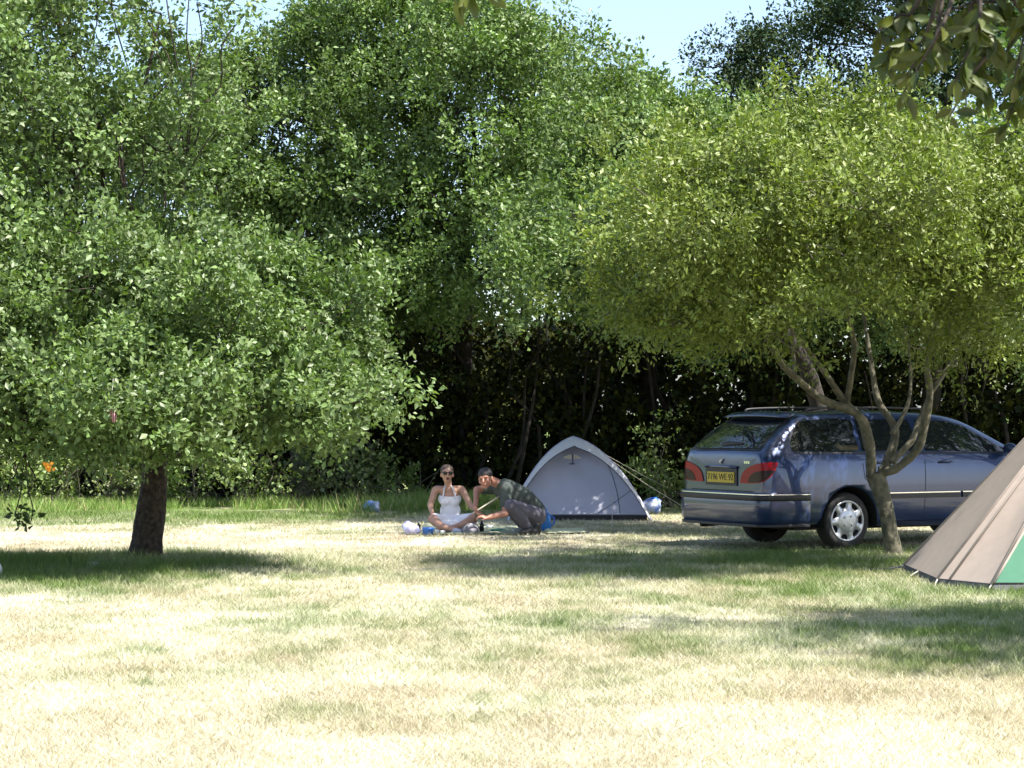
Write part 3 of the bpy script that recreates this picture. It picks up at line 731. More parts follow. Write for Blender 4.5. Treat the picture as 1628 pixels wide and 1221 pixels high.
ST = [  # x, zb, ysill, ymid, zbelt, ybelt, zedge, yedge, ztop
    (0.055, .36, .66, .72, .97, .70, 1.035, .655, 1.055), (0.075, .33, .72, .775, .99, .745, 1.055, .69, 1.075), (0.13, .30, .77, .83, 1.01, .79, 1.10, .70, 1.125),
    (.34, .27, .82, .865, 1.035, .825, 1.295, .675, 1.325), (.56, .25, .835, .877, 1.04, .84, 1.435, .645, 1.475), (.64, .25, .838, .88, 1.04, .845, 1.455, .64, 1.50), (1.07, .23, .84, .882, 1.04, .848, 1.475, .635, 1.525),
    (1.7, .21, .84, .882, 1.035, .848, 1.475, .63, 1.53), (2.3, .21, .84, .882, 1.025, .846, 1.455, .62, 1.515), (2.62, .21, .84, .882, 1.02, .845, 1.405, .62, 1.46), (2.95, .21, .84, .88, 1.01, .842, 1.225, .67, 1.27),
    (3.28, .21, .84, .878, .995, .835, 1.04, .75, 1.065), (3.42, .21, .84, .875, .975, .83, .985, .75, 1.0), (3.9, .22, .835, .868, .93, .80, .94, .66, .955), (4.3, .22, .81, .84, .86, .74, .87, .55, .885), (4.58, .23, .72, .76, .72, .66, .735, .45, .75), (4.69, .28, .60, .64, .60, .56, .61, .38, .62)]
verts = []; faces = []
for st in ST: verts += section(FX(st[0]), *st[1:])
npr = 20
for i in range(len(ST) - 1):
    for k in range(npr):
        faces.append((i * npr + k, (i + 1) * npr + k, (i + 1) * npr + (k + 1) % npr, i * npr + (k + 1) % npr))
faces.append(tuple(range(npr))); faces.append(tuple((len(ST) - 1) * npr + k for k in reversed(range(npr))))
bme = bpy.data.meshes.new('body'); bme.from_pydata(verts, [], faces); fix_normals(bme)
solid = sub(bme, 2)
# wheel arches cut out of the shell
WX = (1.15, 3.85); WR = 0.312
mbc = MB()
for x in WX:
    for s in (-1, 1):
        mbc.lathe([(0.0, 0), (0.375, 0), (0.375, .52), (0.0, .52)], (x, s * 1.0, WR + .005), (0, -s, 0), 40)
cutter_me = mbc.mesh('cut')
bmx = bmesh.new(); bmx.from_mesh(cutter_me); bmesh.ops.remove_doubles(bmx, verts=bmx.verts, dist=1e-5); bmesh.ops.recalc_face_normals(bmx, faces=bmx.faces); bmx.to_mesh(cutter_me); bmx.free()
cutter = bpy.data.objects.new('cut', cutter_me); COL.objects.link(cutter)
body_me = evaluated(solid, [('BOOLEAN', dict(operation='DIFFERENCE', object=cutter, solver='EXACT'))])
bpy.data.objects.remove(cutter)
body = link('body', body_me, None, car, True)
body_me.materials.clear(); body_me.materials.append(M_paint)
# surface look-up on the uncut shell
sv = [v.co.copy() for v in solid.vertices]; sf = [tuple(p.vertices) for p in solid.polygons]
BV = BVHTree.FromPolygons(sv, sf)
CAMLOC = CMI @ Vector((0, 0, CAMH))
def cam_ray(px, py):
    d = (CMI.to_3x3() @ (W(px, py, 10) - Vector((0, 0, CAMH)))).normalized()
    return CAMLOC, d
def polygon_points(poly, step):
    """fine triangulation of a 2-D outline"""
    bm = bmesh.new()
    vs = []
    n = len(poly)
    for i in range(n):
        a = Vector(poly[i]); c = Vector(poly[(i + 1) % n])
        k = max(1, int((c - a).length / step))
        for j in range(k): vs.append(bm.verts.new((*(a.lerp(c, j / k)), 0)))
    bm.faces.new(vs)
    bmesh.ops.triangulate(bm, faces=bm.faces)
    for _ in range(4):
        es = [e for e in bm.edges if e.calc_length() > step * 1.7]
        if not es: break
        bmesh.ops.subdivide_edges(bm, edges=es, cuts=1)
        bmesh.ops.triangulate(bm, faces=bm.faces)
    bm.verts.ensure_lookup_table()
    for i, v in enumerate(bm.verts): v.index = i
    P = [(v.co.x, v.co.y) for v in bm.verts]; F = [tuple(v.index for v in f.verts) for f in bm.faces]
    bm.free()
    return P, F
def round_poly(poly, n=4):
    pts = [Vector((p[0], p[1], 0)) for p in poly]
    q = spline(pts + [pts[0]], n)[:-1]
    return [(p.x, p.y) for p in q]
def panel(name, poly, ray, step, off, material, parent, mirror=False, local=True):
    """a panel that lies on the body: outline -> rays -> hits, lifted by off with a rim turned down"""
    P, F = polygon_points(poly, step)
    vs = []; ns = []
    for p in P:
        o, d = ray(*p)
        h, nrm, i, dist = BV.ray_cast(o, d)
        if h is None:
            h, nrm, i, dist = BV.find_nearest(o + d * ((Vector((1.2, -.8, .9)) - o).length))
        vs.append(h + nrm * off); ns.append(nrm)
    if mirror:
        vs = [Vector((v.x, -v.y, v.z)) for v in vs]
    me = bpy.data.meshes.new(name); me.from_pydata([tuple(v) for v in vs], [], F); fix_normals(me)
    if LOCAL and parent.name not in LOCAL: LOCAL.add(parent.name)
    o = link(name, me, material, parent, True)
    return o
LOCAL.add(body.name)
def side_ray(x, z): return Vector((FX(x), -3, z)), Vector((0, 1, 0))
def rear_ray(y, z): return Vector((-2, y, z)), Vector((1, 0, 0))
def both(name, poly, ray, step, off, material, parent=None):
    a = panel(name, poly, ray, step, off, material, parent or car)
    b_ = panel(name, poly, ray, step, off, material, parent or car, mirror=True)
    return a, b_
# side glass: rear quarter, rear door, front door (outlines in car side view: x forward, z up)
both('quarter_window', round_poly([(.40, 1.075), (.39, 1.15), (.50, 1.34), (.64, 1.405), (1.16, 1.415), (1.17, 1.25), (1.15, 1.075), (.8, 1.072)], 3), side_ray, .09, .005, M_glass)
both('rear_door_window', [(1.225, 1.075), (1.235, 1.415), (1.90, 1.415), (1.95, 1.07)], side_ray, .09, .005, M_glass)
both('front_door_window', [(2.02, 1.07), (1.99, 1.412), (2.38, 1.395), (2.60, 1.34), (3.12, 1.06), (3.10, 1.05)], side_ray, .09, .005, M_glass)
both('window_trim', [(.42, 1.048), (.42, 1.066), (3.14, 1.046), (3.14, 1.030)], side_ray, .12, .006, M_black)
panel('windscreen', [(-.58, 1.06), (.58, 1.06), (.52, 1.41), (-.52, 1.41)], lambda y, z: (Vector((6, y, z)), Vector((-1, 0, 0))), .1, .006, M_glass, car)
# rear glass with black edge, chrome side glint comes from the paint lip
panel('rear_window_seal', round_poly([(-.655, 1.085), (0, 1.078), (.655, 1.085), (.60, 1.30), (.545, 1.425), (0, 1.442), (-.545, 1.425), (-.60, 1.30)], 3), rear_ray, .07, .004, M_black, car)
rw = panel('rear_window', round_poly([(-.62, 1.105), (0, 1.097), (.62, 1.105), (.57, 1.29), (.52, 1.40), (0, 1.418), (-.52, 1.40), (-.57, 1.29)], 3), rear_ray, .07, .009, M_glass, car)
# spoiler lip over the rear glass
m = MB()
sp = [(0.50, 1.455, .60), (0.44, 1.452, .58), (0.44, 1.468, .58), (0.62, 1.515, .60)]
N = 12
vs = []; fs = []
for k in range(N + 1):
    t = -1 + 2 * k / N
    for (x, z, yw) in sp: vs.append((x + .035 * t * t * (1 if x < .6 else .4), t * yw, z - .018 * t * t))
for k in range(N):
    for j in range(4): fs.append((k * 4 + j, k * 4 + (j + 1) % 4, (k + 1) * 4 + (j + 1) % 4, (k + 1) * 4 + j))
fs += [(0, 1, 2, 3), tuple(N * 4 + j for j in (3, 2, 1, 0))]
m.add(vs, fs); me = m.mesh('spoiler'); fix_normals(me); link('spoiler', me, M_paint, car, True)
# rear wiper: motor cover and arm
m = MB(); m.tube(spline([(0.145, .10, 1.135), (.150, -.08, 1.155), (.153, -.28, 1.158)], 4), [.030, .032, .030, .026, .022, .018, .015, .012, .008], 8)
wip = m.build('wiper', M_black, car, True)
# lamps
lamp = round_poly([(1177, 768), (1181, 752), (1192, 742), (1210, 736.5), (1234, 735.5), (1235, 741), (1228, 755), (1216, 765), (1200, 768.5)], 3)
both('tail_light', lamp, cam_ray, 3.5, .009, M_red)
lens = round_poly([(1190, 767), (1193, 758), (1203, 750), (1230, 748), (1226, 755.5), (1215, 764), (1203, 767)], 3)
tl = [c for c in car.children if c.name.startswith('tail_light')]
panel('lower_lens', lens, cam_ray, 3.5, .0125, M_smoke, tl[0]); panel('lower_lens', lens, cam_ray, 3.5, .0125, M_smoke, tl[1], mirror=True)
# number plate in its recess with a brow above
m = MB(); m.box((0.050, 0.0, .79), (.012, .60, .19)); rec = m.build('plate_recess', M_black, car)
m = MB(); m.box((0.040, 0.0, .785), (.010, .52, .115)); plate = m.build('number_plate', M_plate, car); LOCAL.add(plate.name)
m = MB(); m.tube([(0.045, -.30, .895), (.036, -.15, .902), (.034, 0, .904), (.036, .15, .902), (.045, .30, .895)], .017, 8); m.build('plate_brow', M_paint, car, True)
def text_mesh(s, size):
    cu = bpy.data.curves.new('t', 'FONT'); cu.body = s; cu.size = size; cu.align_x = 'CENTER'; cu.align_y = 'CENTER'; cu.extrude = .0015
    o = bpy.data.objects.new('t', cu); COL.objects.link(o)
    dg = bpy.context.evaluated_depsgraph_get(); dg.update()
    me = bpy.data.meshes.new_from_object(o.evaluated_get(dg))
    bpy.data.objects.remove(o)
    return me
tm = text_mesh('7196 WE 92', .098)
# text x -> car -y (read from behind), text y -> z, text normal -> -x
tm.transform(Matrix(((0, 0, -1, .0335), (-1, 0, 0, 0), (0, 1, 0, .785), (0, 0, 0, 1))))
link('lettering', tm, M_ink, plate)
# maker's badge: small upright rampant figure, and model badge at the right
m = MB()
m.tube(spline([(.047, .02, .935), (.044, .012, .955), (.043, -.004, .968), (.043, -.012, .982)], 3), [.006, .008, .010, .010, .010, .010, .009, .008, .007, .006], 6)
m.tube([(.045, -.006, .972), (.043, -.030, .984)], .005, 6); m.tube([(.045, .004, .958), (.043, -.024, .962)], .005, 6); m.tube([(.046, .016, .945), (.044, -.008, .934)], .005, 6); m.tube(spline([(.046, .02, .94), (.045, .034, .955), (.045, .030, .975)], 3), .004, 6)
m.build('badge', M_chrome, car, True)
m = MB(); 
for k in range(3): m.box((.058, -.44 - k * .036, .955), (.006, .028, .028))
m.build('model_badge', M_chrome, car)
# bumper: body-coloured wrap with black rub strip and bright insert
def wrap(z0, z1, out, name, material, parent=car, xe=0.60, n=22, r0=.0):
    """strip that wraps round the tail from wheel arch to wheel arch"""
    path = []
    for t in np.linspace(0, 1, 8): path.append((xe * (1 - t) + .16 * t, -(.878 - .045 * t ** 2)))
    for t in np.linspace(.12, 1, 7):
        a = t * math.pi / 2
        path.append((.16 - .15 * math.sin(a), -(.66 + .173 * math.cos(a))))
    path += [(-.004, -.40), (-.012, -.2), (-.014, 0)]
    path = path + [(x, -y) for x, y in reversed(path[:-1])]
    vs = []; fs = []
    P = [Vector((x, y, 0)) for x, y in path]
    for i, p in enumerate(P):
        t = (P[min(i + 1, len(P) - 1)] - P[max(i - 1, 0)]).normalized(); nrm = Vector((t.y, -t.x, 0))
        nrm = -nrm if nrm.dot(p - Vector((1.5, 0, 0))) < 0 else nrm
        zz = [z0, z0 + (z1 - z0) * .15, z1 - (z1 - z0) * .15, z1]
        for z, o in zip(zz, (out - r0, out, out, out - r0 * .5)): vs.append((p.x + nrm.x * o, p.y + nrm.y * o, z))
        vs.append((p.x - nrm.x * .06, p.y - nrm.y * .06, z1)); vs.append((p.x - nrm.x * .06, p.y - nrm.y * .06, z0))
    for i in range(len(P) - 1):
        for k in range(6): fs.append((i * 6 + k, i * 6 + (k + 1) % 6, (i + 1) * 6 + (k + 1) % 6, (i + 1) * 6 + k))
    fs += [tuple(range(6)), tuple((len(P) - 1) * 6 + k for k in reversed(range(6)))]
    m = MB(); m.add(vs, fs); me = m.mesh(name); fix_normals(me)
    return link(name, me, material, parent, True)
bump = wrap(.285, .632, .010, 'bumper', M_paint, r0=.030)
LOCAL.add(bump.name)
wrap(.545, .606, .022, 'rub_strip', M_black, bump, r0=.006); wrap(.607, .618, .024, 'bright_strip', M_chrome, bump)
wrap(.262, .292, .004, 'bumper_lip', M_black, bump)
# door rub strips
for s in (-1, 1):
    for a, c in ((1.56, 2.66), (2.70, 3.52)):
        m = MB(); m.box(((a + c) / 2, s * .888, .575), (c - a, .022, .055)); m.build('rub_strip', M_black, car)
        m = MB(); m.box(((a + c) / 2, s * .894, .610), (c - a, .018, .011)); m.build('bright_strip', M_chrome, car)
both('sill', [(1.42, .235), (1.42, .30), (3.08, .30), (3.08, .235)], side_ray, .15, .006, M_black)
# shut lines: doors and tailgate
for poly in ([(1.96, .32), (1.967, .32), (1.992, 1.06), (1.985, 1.06)], [(1.22, .78), (1.227, .78), (1.20, 1.06), (1.193, 1.06)], [(3.23, .32), (3.237, .32), (3.187, 1.03), (3.18, 1.03)], [(1.22, .775), (1.23, .78), (1.50, .5), (1.49, .5)], [(1.49, .3), (1.497, .3), (1.497, .5), (1.49, .5)]):
    both('shut_line', poly, side_ray, .12, .002, M_under)
panel('tailgate_gap', [(-.60, .645), (.60, .645), (.60, .637), (-.60, .637)], rear_ray, .1, .003, M_under, car)
# door handles
for s in (-1, 1):
    for x in (1.48, 2.40):
        m = MB(); m.tube([(x, s * .872, .945), (x + .03, s * .895, .95), (x + .15, s * .895, .955), (x + .18, s * .872, .955)], .013, 8); m.build('door_handle', M_paint, car, True)
# mirrors
for s in (-1, 1):
    m = MB(); m.ell((3.34, s * .95, 1.085), (.06, .10, .065)); m.tube([(3.38, s * .84, 1.05), (3.35, s * .92, 1.07)], .03, 8)
    m.build('mirror', M_paint, car, True)
# roof rails
for s in (-1, 1):
    m = MB(); m.tube(spline([(.78, s * .575, 1.495), (.85, s * .575, 1.535), (1.6, s * .57, 1.550), (2.4, s * .56, 1.535), (2.52, s * .56, 1.495)], 5), .013, 8); m.build('roof_rail', M_black, car, True)
# wheels: tyre, seven-spoke hubcap with four bolt heads
def wheel(x, s):
    c = Vector((x, s * .80, WR))
    w = bpy.data.objects.new('wheel', None); COL.objects.link(w); w.parent = car; w.location = c; LOCAL.add(w.name)
    ax = (0, s, 0)
    m = MB(); m.lathe([(.20, -.17), (.285, -.175), (.306, -.16), (.312, -.12), (.312, -.05), (.306, -.012), (.288, .010), (.26, .016), (.225, .010), (.205, -.005), (.20, -.06)], (0, 0, 0), ax, 44); m.build('tyre', M_rubber, w, True)
    m = MB(); m.lathe([(.205, -.02), (.05, -.02)], (0, 0, 0), ax, 36); m.build('wheel_disc', M_under, w)
    m = MB()
    m.lathe([(.224, -.004), (.226, .014), (.212, .020), (.203, .012), (.203, -.004)], (0, 0, 0), ax, 44)
    m.lathe([(.145, -.01), (.148, .010), (.11, .026), (.04, .032), (.0005, .033)], (0, 0, 0), ax, 28)
    for k in range(7):
        a = 2 * math.pi * k / 7 + .5
        u = Vector((math.cos(a), 0, math.sin(a))); v = Vector((-math.sin(a), 0, math.cos(a))); y = Vector((0, s, 0))
        for sg in (1,):
            prof = [(.12, .060, .020), (.158, .040, .018), (.185, .038, .017), (.212, .062, .015)]
            vs = []; fs = []
            for r, hw, h in prof: vs += [u * r - v * hw, u * r - v * hw * .7 + y * h, u * r + v * hw * .7 + y * h, u * r + v * hw]
            for j in range(3):
                for q in range(3): fs.append((j * 4 + q, j * 4 + q + 1, (j + 1) * 4 + q + 1, (j + 1) * 4 + q))
            m.add(vs, fs)
    me = m.mesh('hubcap'); fix_normals(me); hc = link('hubcap', me, M_silver, w, True); LOCAL.add(hc.name)
    for k in range(4):
        a = math.pi / 2 * k + .9
        mm = MB(); mm.lathe([(.013, .020), (.013, .040), (.009, .042), (.0005, .042)], (.062 * math.cos(a), 0, .062 * math.sin(a)), ax, 12); mm.build('bolt', M_silver, hc)
    return w
for x in WX:
    for s in (-1, 1): wheel(x, s)
for x in WX:
    for s in (-1, 1):
        m = MB(); vs = []; fs = []
        for k in range(21):
            an = math.radians(-12 + 204 * k / 20)
            for yy in (.862, .46): vs.append((x + .371 * math.cos(an), s * yy, WR + .005 + .371 * math.sin(an)))
        for k in range(20): fs.append((2 * k, 2 * k + 1, 2 * k + 3, 2 * k + 2))
        fs.append(tuple(2 * k + 1 for k in range(21)))
        m.add(vs, fs); m.build('wheel_arch', M_under, car)
m = MB(); m.box((2.3, 0, .25), (3.6, 1.45, .06)); m.tube([(.5, .42, .26), (.06, .42, .25)], .028, 10); m.tube([(WX[0], -.7, .30), (WX[0], .7, .30)], .05, 8); m.build('underbody', M_under, car)
# ------------------------------------------------------------------ grey dome tent
M_fly = mat('silver_flysheet', (0.60, 0.60, 0.62), 0.5, noise=(0.56, 0.56, 0.59), bump=0.15, scale=6)
M_door = mat('lilac_grey_nylon', (0.46, 0.46, 0.57), 0.55, noise=(0.43, 0.43, 0.54), bump=0.2, scale=5)
M_trim = mat('dark_tape', (0.06, 0.065, 0.11), 0.6)
M_gs = mat('groundsheet', (0.012, 0.012, 0.02), 0.6)
M_mesh = mat('vent_mesh', (0.5, 0.45, 0.38), 0.8)
M_cord = mat('pale_cord', (0.45, 0.43, 0.38), 0.8)
M_steel = mat('peg_steel', (0.5, 0.5, 0.52), 0.35, metal=0.9)
dT = 31.4
tent_c = Vector((W(922, 0, dT).x, dT + 0.75, 0))
tent = thing('dome_tent', tent_c, 'small silver-grey dome tent pitched under the trees', 'tent')
FL = W(806, 828, dT); FR = W(1036, 827, dT); FL.z = FR.z = 0.0
BL = FL + Vector((0.12, 1.75, 0)); BR = FR + Vector((-0.12, 1.75, 0))
PK = W(911, 695, dT + 0.55)
def pole(c, t):
    """arched pole from a ground corner (t=0) to the peak (t=1)"""
    out = (c - Vector((PK.x, PK.y, 0)))
    k = 1 - t
    hgt = PK.z * (1 - (0.72 * k ** 2.2 + 0.28 * k))
    return Vector((PK.x + out.x * k, PK.y + out.y * k, hgt))
NT, NS = 18, 14
def pane(name, A, B, material, parent, bulge=0.0, t0=0.0, t1=1.0, lift=0.0, shift=Vector((0, 0, 0)), smooth=True):
    m = MB(); vs = []; fs = []
    for i in range(NT + 1):
        t = t0 + (t1 - t0) * i / NT
        a = pole(A, t); b = pole(B, t)
        for j in range(NS + 1):
            s = j / NS
            p = a.lerp(b, s)
            w = 4 * s * (1 - s)
            mid = (a + b) / 2; outd = mid - Vector((PK.x, PK.y, mid.z))
            if outd.length > 1e-4: outd.normalize()
            p = p + outd * (bulge * w * math.sin(math.pi * t)) + shift
            if t < .05: p.z = max(p.z, 0.035)
            vs.append(p)
    for i in range(NT):
        for j in range(NS): fs.append((i * (NS + 1) + j, i * (NS + 1) + j + 1, (i + 1) * (NS + 1) + j + 1, (i + 1) * (NS + 1) + j))
    m.add(vs, fs)
    return m.build(name, material, parent, smooth)
pane('side_panel', FR, BR, M_fly, tent, -0.05)
pane('side_panel', BL, FL, M_fly, tent, -0.05)
pane('rear_panel', BR, BL, M_fly, tent, -0.06)
door = pane('door_panel', FL, FR, M_door, tent, -0.10, 0.03, 0.86, shift=Vector((0, 0.05, 0)))
# hood: band of the flysheet that stands forward of the door and follows both front poles
m = MB(); vs = []; fs = []
ts = [i / 16 for i in range(17)]
edge = [pole(FL, t) for t in ts] + [pole(FR, t) for t in reversed(ts[:-1])]
mid = Vector((PK.x, PK.y, 0))
for i, p in enumerate(edge):
    t = min(i, 32 - i) / 16
    wdt = 0.04 + 0.17 * math.sin(t * math.pi / 2) ** 1.6
    sgn = -1 if i <= 16 else 1
    fwd = Vector((0.0, -0.10 - 0.16 * t ** 2, 0.01))
    inner = p + fwd + Vector((0, 0, -wdt * 0.62)) + Vector((-sgn * 0.02, 0, 0))
    vs += [p + Vector((0, 0, .006)), p.lerp(inner, .55) + Vector((0, -.035, .035)), inner]
for i in range(len(edge) - 1):
    for k in range(2): fs.append((i * 3 + k, (i + 1) * 3 + k, (i + 1) * 3 + k + 1, i * 3 + k + 1))
m.add(vs, fs); hood = m.build('hood', M_fly, tent, True)
m = MB(); m.tube([Vector(vs[i * 3 + 2]) for i in range(len(edge))], .006, 6); m.build('hem', M_trim, hood, True)
for c in (FL, FR, BL, BR):
    m = MB(); m.tube([pole(c, t / 14) + Vector((0, 0, .008)) for t in range(15)], .011, 6); m.build('pole_sleeve', M_door if c in (FL, FR) else M_fly, tent, True)
m = MB(); m.box(((FL.x + FR.x) / 2, (FL.y + BL.y) / 2 + .03, .045), (FR.x - FL.x - .12, 1.70, .07)); m.build('groundsheet', M_gs, tent)
# vent under the peak: mesh window and the little prop that holds it open
vp = W(909, 728, dT + .12)
m = MB(); m.add([vp + Vector((-.13, -.02, 0)), vp + Vector((-.04, -.03, .045)), vp + Vector((.05, -.03, .045)), vp + Vector((.14, -.02, -.005)), vp + Vector((0, 0, -.02))], [(0, 1, 2, 3, 4)]); m.build('vent', M_mesh, tent)
m = MB(); m.box(vp + Vector((.01, -.06, -.01)), (.022, .022, .13)); m.box(vp + Vector((0, -.06, -.08)), (.075, .03, .02)); m.build('vent_prop', M_trim, tent)
# door seams and zip
def door_line(s0, t0, s1, t1, r, material, name):
    m = MB(); q = []
    for k in range(11):
        s = s0 + (s1 - s0) * k / 10; t = t0 + (t1 - t0) * k / 10
        a = pole(FL, t); b = pole(FR, t); p = a.lerp(b, s); w = 4 * s * (1 - s)
        q.append(p + Vector((0, .05 + .10 * w * math.sin(math.pi * t) - .006, 0)))
    m.tube(q, r, 5); return m.build(name, material, tent)
door_line(.80, .045, .93, .55, .004, M_trim, 'zip'); door_line(.62, .04, .97, .22, .003, M_trim, 'seam'); door_line(.05, .045, .95, .045, .006, M_fly, 'bottom_hem')
# guy lines and pegs
def guy(a, b, name='guy_line'):
    m = MB(); m.tube([a, Vector(a).lerp(Vector(b), .5) - Vector((0, 0, .02)), b], .004, 5); m.build(name, M_cord, tent)
    m = MB(); m.tube([Vector(b) + Vector((.01, 0, .03)), Vector(b) + Vector((-.03, 0, -.06))], .004, 6); m.build('peg', M_steel, tent)
gp = pole(FR, .62).lerp(pole(BR, .62), .5)
guy(gp, G(1096, 812)); guy(pole(BR, .72), G(1110, 800))
guy(W(973, 790, dT - .02), G(973, 838))

# ------------------------------------------------------------------ tan pyramid tent at the right edge
M_tan = mat('tan_canvas', (0.345, 0.285, 0.245), 0.8, noise=(0.315, 0.262, 0.225), bump=0.12, scale=9)
M_green = mat('green_canvas', (0.035, 0.145, 0.085), 0.75, noise=(0.03, 0.13, 0.075), bump=0.1, scale=9)
M_skirt = mat('mud_skirt', (0.045, 0.045, 0.055), 0.6)
A_ = G(1437, 908); B_ = G(1490, 931); C_ = G(1576, 940)
poly = [A_, B_, C_, Vector((6.75, 19.06, 0)), Vector((7.35, 19.7, 0)), Vector((7.35, 21.7, 0)), Vector((6.7, 22.4, 0)), Vector((4.4, 22.4, 0))]
apex = W(1800, 516, 20.6)
tan = thing('pyramid_tent', (apex.x, apex.y, 0), 'tan canvas tent with a green panel at the right edge', 'tent')
def facet(a, b, material, name, top=apex, z0=0.055, lo=0.0, hi=1.0, sag=0.03, n=10, mm=8, inset=0.0):
    """one cloth panel from ground edge a-b up to the apex, slack in the middle"""
    m = MB(); vs = []; fs = []
    e = (b - a); nrm = Vector((e.y, -e.x, 0)).normalized()
    if nrm.dot((a + b) / 2 - Vector((top.x, top.y, 0))) < 0: nrm = -nrm
    for i in range(n + 1):
        t = i / n
        for j in range(mm + 1):
            s = lo + (hi - lo) * j / mm
            p = a.lerp(b, s) + Vector((0, 0, z0)); p = p.lerp(top, t * .985)
            w = 4 * (s) * (1 - s)
            p = p - nrm * (sag * w * math.sin(math.pi * min(1, t * 1.05)) + inset) 
            vs.append(p)
    for i in range(n):
        for j in range(mm): fs.append((i * (mm + 1) + j, i * (mm + 1) + j + 1, (i + 1) * (mm + 1) + j + 1, (i + 1) * (mm + 1) + j))
    m.add(vs, fs); return m.build(name, material, tan, True)
for i in range(len(poly)):
    facet(poly[i], poly[(i + 1) % len(poly)], M_tan, 'canvas_panel', sag=(.06 if i in (0, 1) else .04))
# green door panel lies proud of the front panel: triangle whose left edge leans to the right
e0 = C_.copy(); e1 = Vector((6.4, C_.y, 0))
m = MB(); vs = []; fs = []
for i in range(9):
    t = i / 8 * .62
    for j in range(9):
        s = j / 8
        x0 = C_.x + (apex.x - C_.x) * t + .02 + .10 * t; x1 = 6.6 + (apex.x - 6.6) * t - .1
        base_y = C_.y + (apex.y - C_.y) * t
        p = Vector((x0 + (x1 - x0) * s, base_y - .012, .075 + (apex.z - .075) * t))
        vs.append(p)
for i in range(8):
    for j in range(8): fs.append((i * 9 + j, i * 9 + j + 1, (i + 1) * 9 + j + 1, (i + 1) * 9 + j))
m.add(vs, fs); gp_ = m.build('green_panel', M_green, tan, True)
m = MB(); m.tube([Vector(vs[i * 9]) + Vector((-.004, -.006, 0)) for i in range(9)], .012, 6); m.build('piping', M_tan, gp_, True)
for k in (0, 1, 2, 3):                                # ridge seams
    a = poly[k] + Vector((0, 0, .06)); c = Vector((apex.x, apex.y, 0)); o = (poly[k] - c).normalized() * .006
    m = MB(); m.tube([a + o, a.lerp(apex, .5) + o - Vector((0, 0, .012)), apex + o], [.013, .011, .008], 6); m.build('seam', M_tan, tan, True)
m = MB()                                              # second fold line on the shaded side
m.tube([B_.lerp(C_, .22) + Vector((0, -.008, .065)), B_.lerp(C_, .22).lerp(apex, .5) + Vector((-.02, -.02, .01)), apex], [.012, .01, .006], 6); m.build('seam', M_tan, tan, True)
for i in range(len(poly)):                            # mud skirt
    a = poly[i]; b = poly[(i + 1) % len(poly)]; e = (b - a).normalized(); o = Vector((e.y, -e.x, 0))
    if o.dot((a + b) / 2 - Vector((apex.x, apex.y, 0))) < 0: o = -o
    m = MB(); m.add([a + Vector((0, 0, .065)), b + Vector((0, 0, .065)), b + o * .03 + Vector((0, 0, .004)), a + o * .03 + Vector((0, 0, .004)), a - o * .02, b - o * .02], [(0, 1, 2, 3), (3, 2, 5, 4), (4, 5, 1, 0)])
    m.build('mud_skirt', M_skirt, tan)
for p, q in ((B_.lerp(A_, .55), Vector((-.10, -.05, 0))), (B_, Vector((-.05, -.12, 0))), (C_, Vector((-.05, -.06, 0)))):
    m = MB(); m.tube([p + Vector((0, 0, .06)), p + q * .6 + Vector((0, 0, .03)), p + q], .006, 5); m.build('peg_loop', M_cord, tan)
    m = MB(); m.tube([p + q + Vector((-.01, -.01, .035)), p + q + Vector((.03, .02, -.06))], .005, 6); m.build('peg', M_steel, tan)
m = MB(); m.tube(spline([A_ + Vector((0, 0, .05)), A_ + Vector((-.12, -.02, .03)), A_ + Vector((-.28, -.02, .02)), A_ + Vector((-.42, .0, .012))], 4), .010, 6); m.build('strap', M_trim, tan, True)
m = MB(); m.tube([Vector((apex.x, apex.y, -.02)), apex + Vector((0, 0, .03))], .02, 8); m.build('pole', M_steel, tan)
# ------------------------------------------------------------------ people
M_skin = mat('skin', (0.43, 0.25, 0.175), 0.5, noise=(0.40, 0.225, 0.155), scale=18, **{'Subsurface Weight': 0.08, 'Subsurface Scale': 0.02})
M_skin2 = mat('ruddy_skin', (0.40, 0.20, 0.14), 0.5, noise=(0.36, 0.17, 0.12), scale=18, **{'Subsurface Weight': 0.08, 'Subsurface Scale': 0.02})
M_hair = mat('brown_hair', (0.045, 0.026, 0.018), 0.5, noise=(0.07, 0.045, 0.03), bump=.4, scale=60)
M_cap = mat('dark_hair', (0.012, 0.011, 0.014), 0.7, noise=(0.02, 0.018, 0.02), bump=.3, scale=50)
M_white = mat('white_cotton', (0.74, 0.75, 0.80), 0.8, noise=(0.70, 0.71, 0.77), bump=.2, scale=14)
M_tee = mat('grey_green_cotton', (0.060, 0.075, 0.068), 0.9, noise=(0.050, 0.062, 0.057), bump=.3, scale=12)
M_trous = mat('grey_trousers', (0.10, 0.095, 0.125), 0.9, noise=(0.085, 0.08, 0.105), bump=.3, scale=14)
M_shoe = mat('black_shoe', (0.012, 0.012, 0.014), 0.55, noise=(0.02, 0.02, 0.022), scale=20)
M_pshoe = mat('pale_shoe', (0.50, 0.50, 0.52), 0.7, noise=(0.42, 0.42, 0.45), scale=25)
M_lens = mat('sunglass_lens', (0.004, 0.004, 0.006), 0.06)
M_mouth = mat('open_mouth', (0.10, 0.02, 0.02), 0.6)
M_eye = mat('eye', (0.03, 0.02, 0.015), 0.2)

